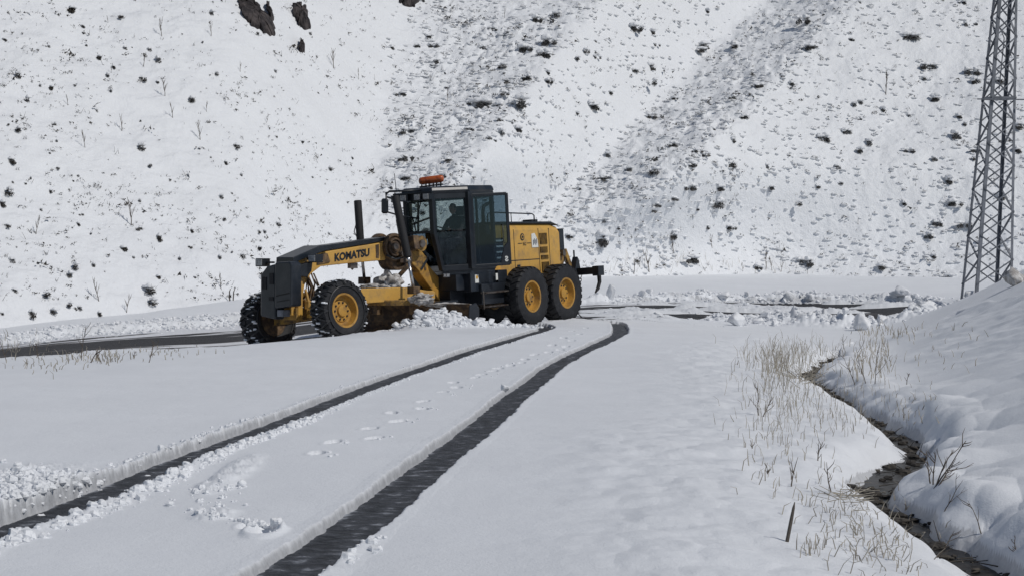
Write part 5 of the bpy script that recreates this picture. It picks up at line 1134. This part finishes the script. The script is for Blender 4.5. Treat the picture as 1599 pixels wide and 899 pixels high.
sh = empty('bare_bush', tuple(gray(1460, 757))); tag(sh, 'leafless forked bush on the snow right of the stream pool', 'bush')
for i, (px, hh, tl) in enumerate([(1452, 62, -.35), (1457, 68, -.05), (1462, 72, .25), (1466, 92, .72), (1469, 60, .55)]):
    q = gray(px, 757); h_ = hh * q.y / 2800; me = weed_mesh(random.Random(600 + i), h_, .006, 6, .6, 'branch'); me.transform(Matrix.Rotation(tl, 4, 'Y')); o = bpy.data.objects.new('branch', me); C.objects.link(o); o.location = q; attach(o, sh)
front(1474, 800, 70, 15, 'long twig arching over the lower stream', 0, .35, thick=.8); front(1532, 835, 70, 16, 'thin leaning twig on the right snow mound', 0, -.45, thick=.8); front(1460, 868, 66, 17, 'bare twig rising from the mound beside the stream mouth', 0, .55, thick=.8); front(1585, 860, 30, 18, 'small twig at the right edge of the picture', 0, -.3)
front(232, 566, 40, 4, 'dark weed clump stalk on the left road verge', 0, .2, 'bare_weed'); front(60, 560, 36, 8, 'tall weed on the road verge at far left', 0, -.1, 'bare_weed'); front(128, 562, 62, 19, 'tallest bare weed on the left verge in front of the road', 0, .05, 'bare_weed')
front(140, 566, 34, 20, 'bushy dark weed beside the tallest one on the left verge', 0, .35, 'bare_weed', 1.6); front(158, 565, 32, 21, 'spreading dark weed right of the bushy one', 0, -.4, 'bare_weed', 1.6); front(10, 565, 46, 22, 'bare weed at the left edge of the picture', 0, -.2, 'bare_weed'); front(208, 557, 14, 23, 'small dark weed before the grader front wheel', 0, .3, 'bare_weed')
# wooden stake and two marker sticks
b = MB(); p = gray(1229, 845); q = Vector(((1241 - CX) / FP * p.y, p.y, CH - (783 - HZ) / FP * p.y)); dd = q - p
b.tube([p - dd * .15, p, p.lerp(q, .55), p.lerp(q, .85), q], [.0095, .0095, .009, .007, .002], 8); o = b.build('wooden_stake', M['wood'], None, True); tag(o, 'grey weathered stick planted upright in the smooth snow bottom right', 'stake')
for i, (px, lab) in enumerate(((359, 'left one of two thin marker posts at the foot of the left hill'), (364, 'right one of two thin marker posts at the foot of the left hill'))):
    b = MB(); q = gray(px, 478) if False else hpt(px, 474)[0]; h_ = 22 * q.y / 2800; b.tube([q - Vector((0, 0, .2)), q + Vector((.03 * i, 0, h_ * .8)), q + Vector((.03 + .03*i, 0, h_))], [.02, .018, .012], 6); o = b.build('marker_post', M['wood'], None, True); tag(o, lab, 'post', 'marker posts')
print('SHRUBS', nfix, nshr)

# ------------------------------------------------------------------ labels that single out each repeat, and loose pieces as parts of their own
ORD = 'first second third fourth fifth sixth seventh eighth ninth tenth eleventh twelfth thirteenth fourteenth fifteenth sixteenth seventeenth eighteenth nineteenth'.split()
TENS = {20: 'twent', 30: 'thirt', 40: 'fort', 50: 'fift', 60: 'sixt', 70: 'sevent', 80: 'eight', 90: 'ninet'}
def ordw(n):
    if n <= 19: return ORD[n - 1]
    t = n // 10 * 10; return TENS[t] + 'ieth' if n % 10 == 0 else TENS[t] + 'y-' + ORD[n % 10 - 1]
def pxr(o): p = o.location; return p.x / p.y * FP + CX, HZ + (CH - p.z) / p.y * FP
bands = [(-99, 55, 'along the top edge'), (55, 110, 'well above the cab roof'), (110, 165, 'high above the beacon'), (165, 220, 'midway up'), (220, 275, 'just above beacon height'), (275, 320, 'level with the cab roof'), (320, 365, 'level with the cab windows'), (365, 410, 'level with the engine hood'), (410, 450, 'near the hill foot'), (450, 600, 'lowest, beside the road')]
for key, (lab, grp) in LAB.items():
    os_ = [o for o in C.objects if o.get('group') == grp]
    short = {'l': 'dark snow-capped shrub on the left hillside', 'm': 'snowy shrub on the middle hillside', 'r': 'snow-bent shrub on the right hillside'}[key]
    for a, b_, w_ in bands:
        g = sorted([o for o in os_ if a <= pxr(o)[1] < b_], key=lambda o: pxr(o)[0])
        for i, o in enumerate(g): o['label'] = short + ' ' + w_ + ', ' + ordw(i + 1) + ' from left'
from collections import defaultdict
gd = defaultdict(list)
for o in C.objects:
    if o.parent is None and o.get('group') and 'hillside' not in o['group'].split('shrubs on the')[-1:][0] or (o.parent is None and o.get('group', '').startswith(('weed stalks', 'stalks on'))): gd[o['group']].append(o)
SH = {'clods along the far side of the left road': 'snow clod on the far side of the left road', 'clods along the far edge of the churned road': 'snow clod on the far edge of the churned road', 'clods in the near ploughed ridge': 'snow clod in the near ploughed ridge', 'clods in front of the blade': 'snow clod before the grader blade',
      'weed stalks on the left hillside': 'thin bare weed stalk on the left hillside', 'stalks on the right hillside': 'lone bare stalk on the far snowy slope', 'bare saplings at the hill foot': 'thin bare sapling at the right hill foot'}
for g, short in SH.items():
    L_ = sorted([o for o in C.objects if o.get('group') == g], key=lambda o: pxr(o)[0])
    for i, o in enumerate(L_): o['label'] = short + ', ' + ordw(i + 1) + ' from the left'
def split_loose(o):
    me = o.data; n = len(me.vertices); par = list(range(n))
    def find(a):
        while par[a] != a: par[a] = par[par[a]]; a = par[a]
        return a
    for e in me.edges:
        a, b_ = find(e.vertices[0]), find(e.vertices[1])
        if a != b_: par[a] = b_
    comp = defaultdict(list)
    for p in me.polygons: comp[find(p.vertices[0])].append(p)
    if len(comp) < 2: return
    vs = [v.co.copy() for v in me.vertices]; first = True; sm = me.polygons[0].use_smooth
    for k, ps in comp.items():
        ids = sorted({i for p in ps for i in p.vertices}); mp = {i: j for j, i in enumerate(ids)}
        m2 = bpy.data.meshes.new(me.name); m2.from_pydata([vs[i] for i in ids], [], [[mp[i] for i in p.vertices] for p in ps]); m2.materials.append(me.materials[0])
        m2.polygons.foreach_set('use_smooth', [sm] * len(m2.polygons))
        if first: o.data = m2; first = False
        else: c2 = o.copy(); c2.data = m2; C.objects.link(c2)
for o in list(C.objects):
    nm = o.name.split('.')[0]
    if nm == 'bolt_ring': o.name = 'bolt'; o.data.name = 'bolt'; nm = 'bolt'
    if nm == 'hand': continue
    if nm in ('bolt', 'lock_pin', 'cylinder_socket', 'ripper_linkage', 'ripper_arm', 'decal_line', 'brand_plate', 'eyes', 'louvre', 'wiper', 'hydraulic_hose', 'hose_clamp', 'valve_cap', 'vent_bar', 'panel_seam', 'panel_recess'): 
        if nm == 'eyes': o.name = 'eye'
        split_loose(o)
    if nm == 'packed_snow': o['kind'] = 'stuff'
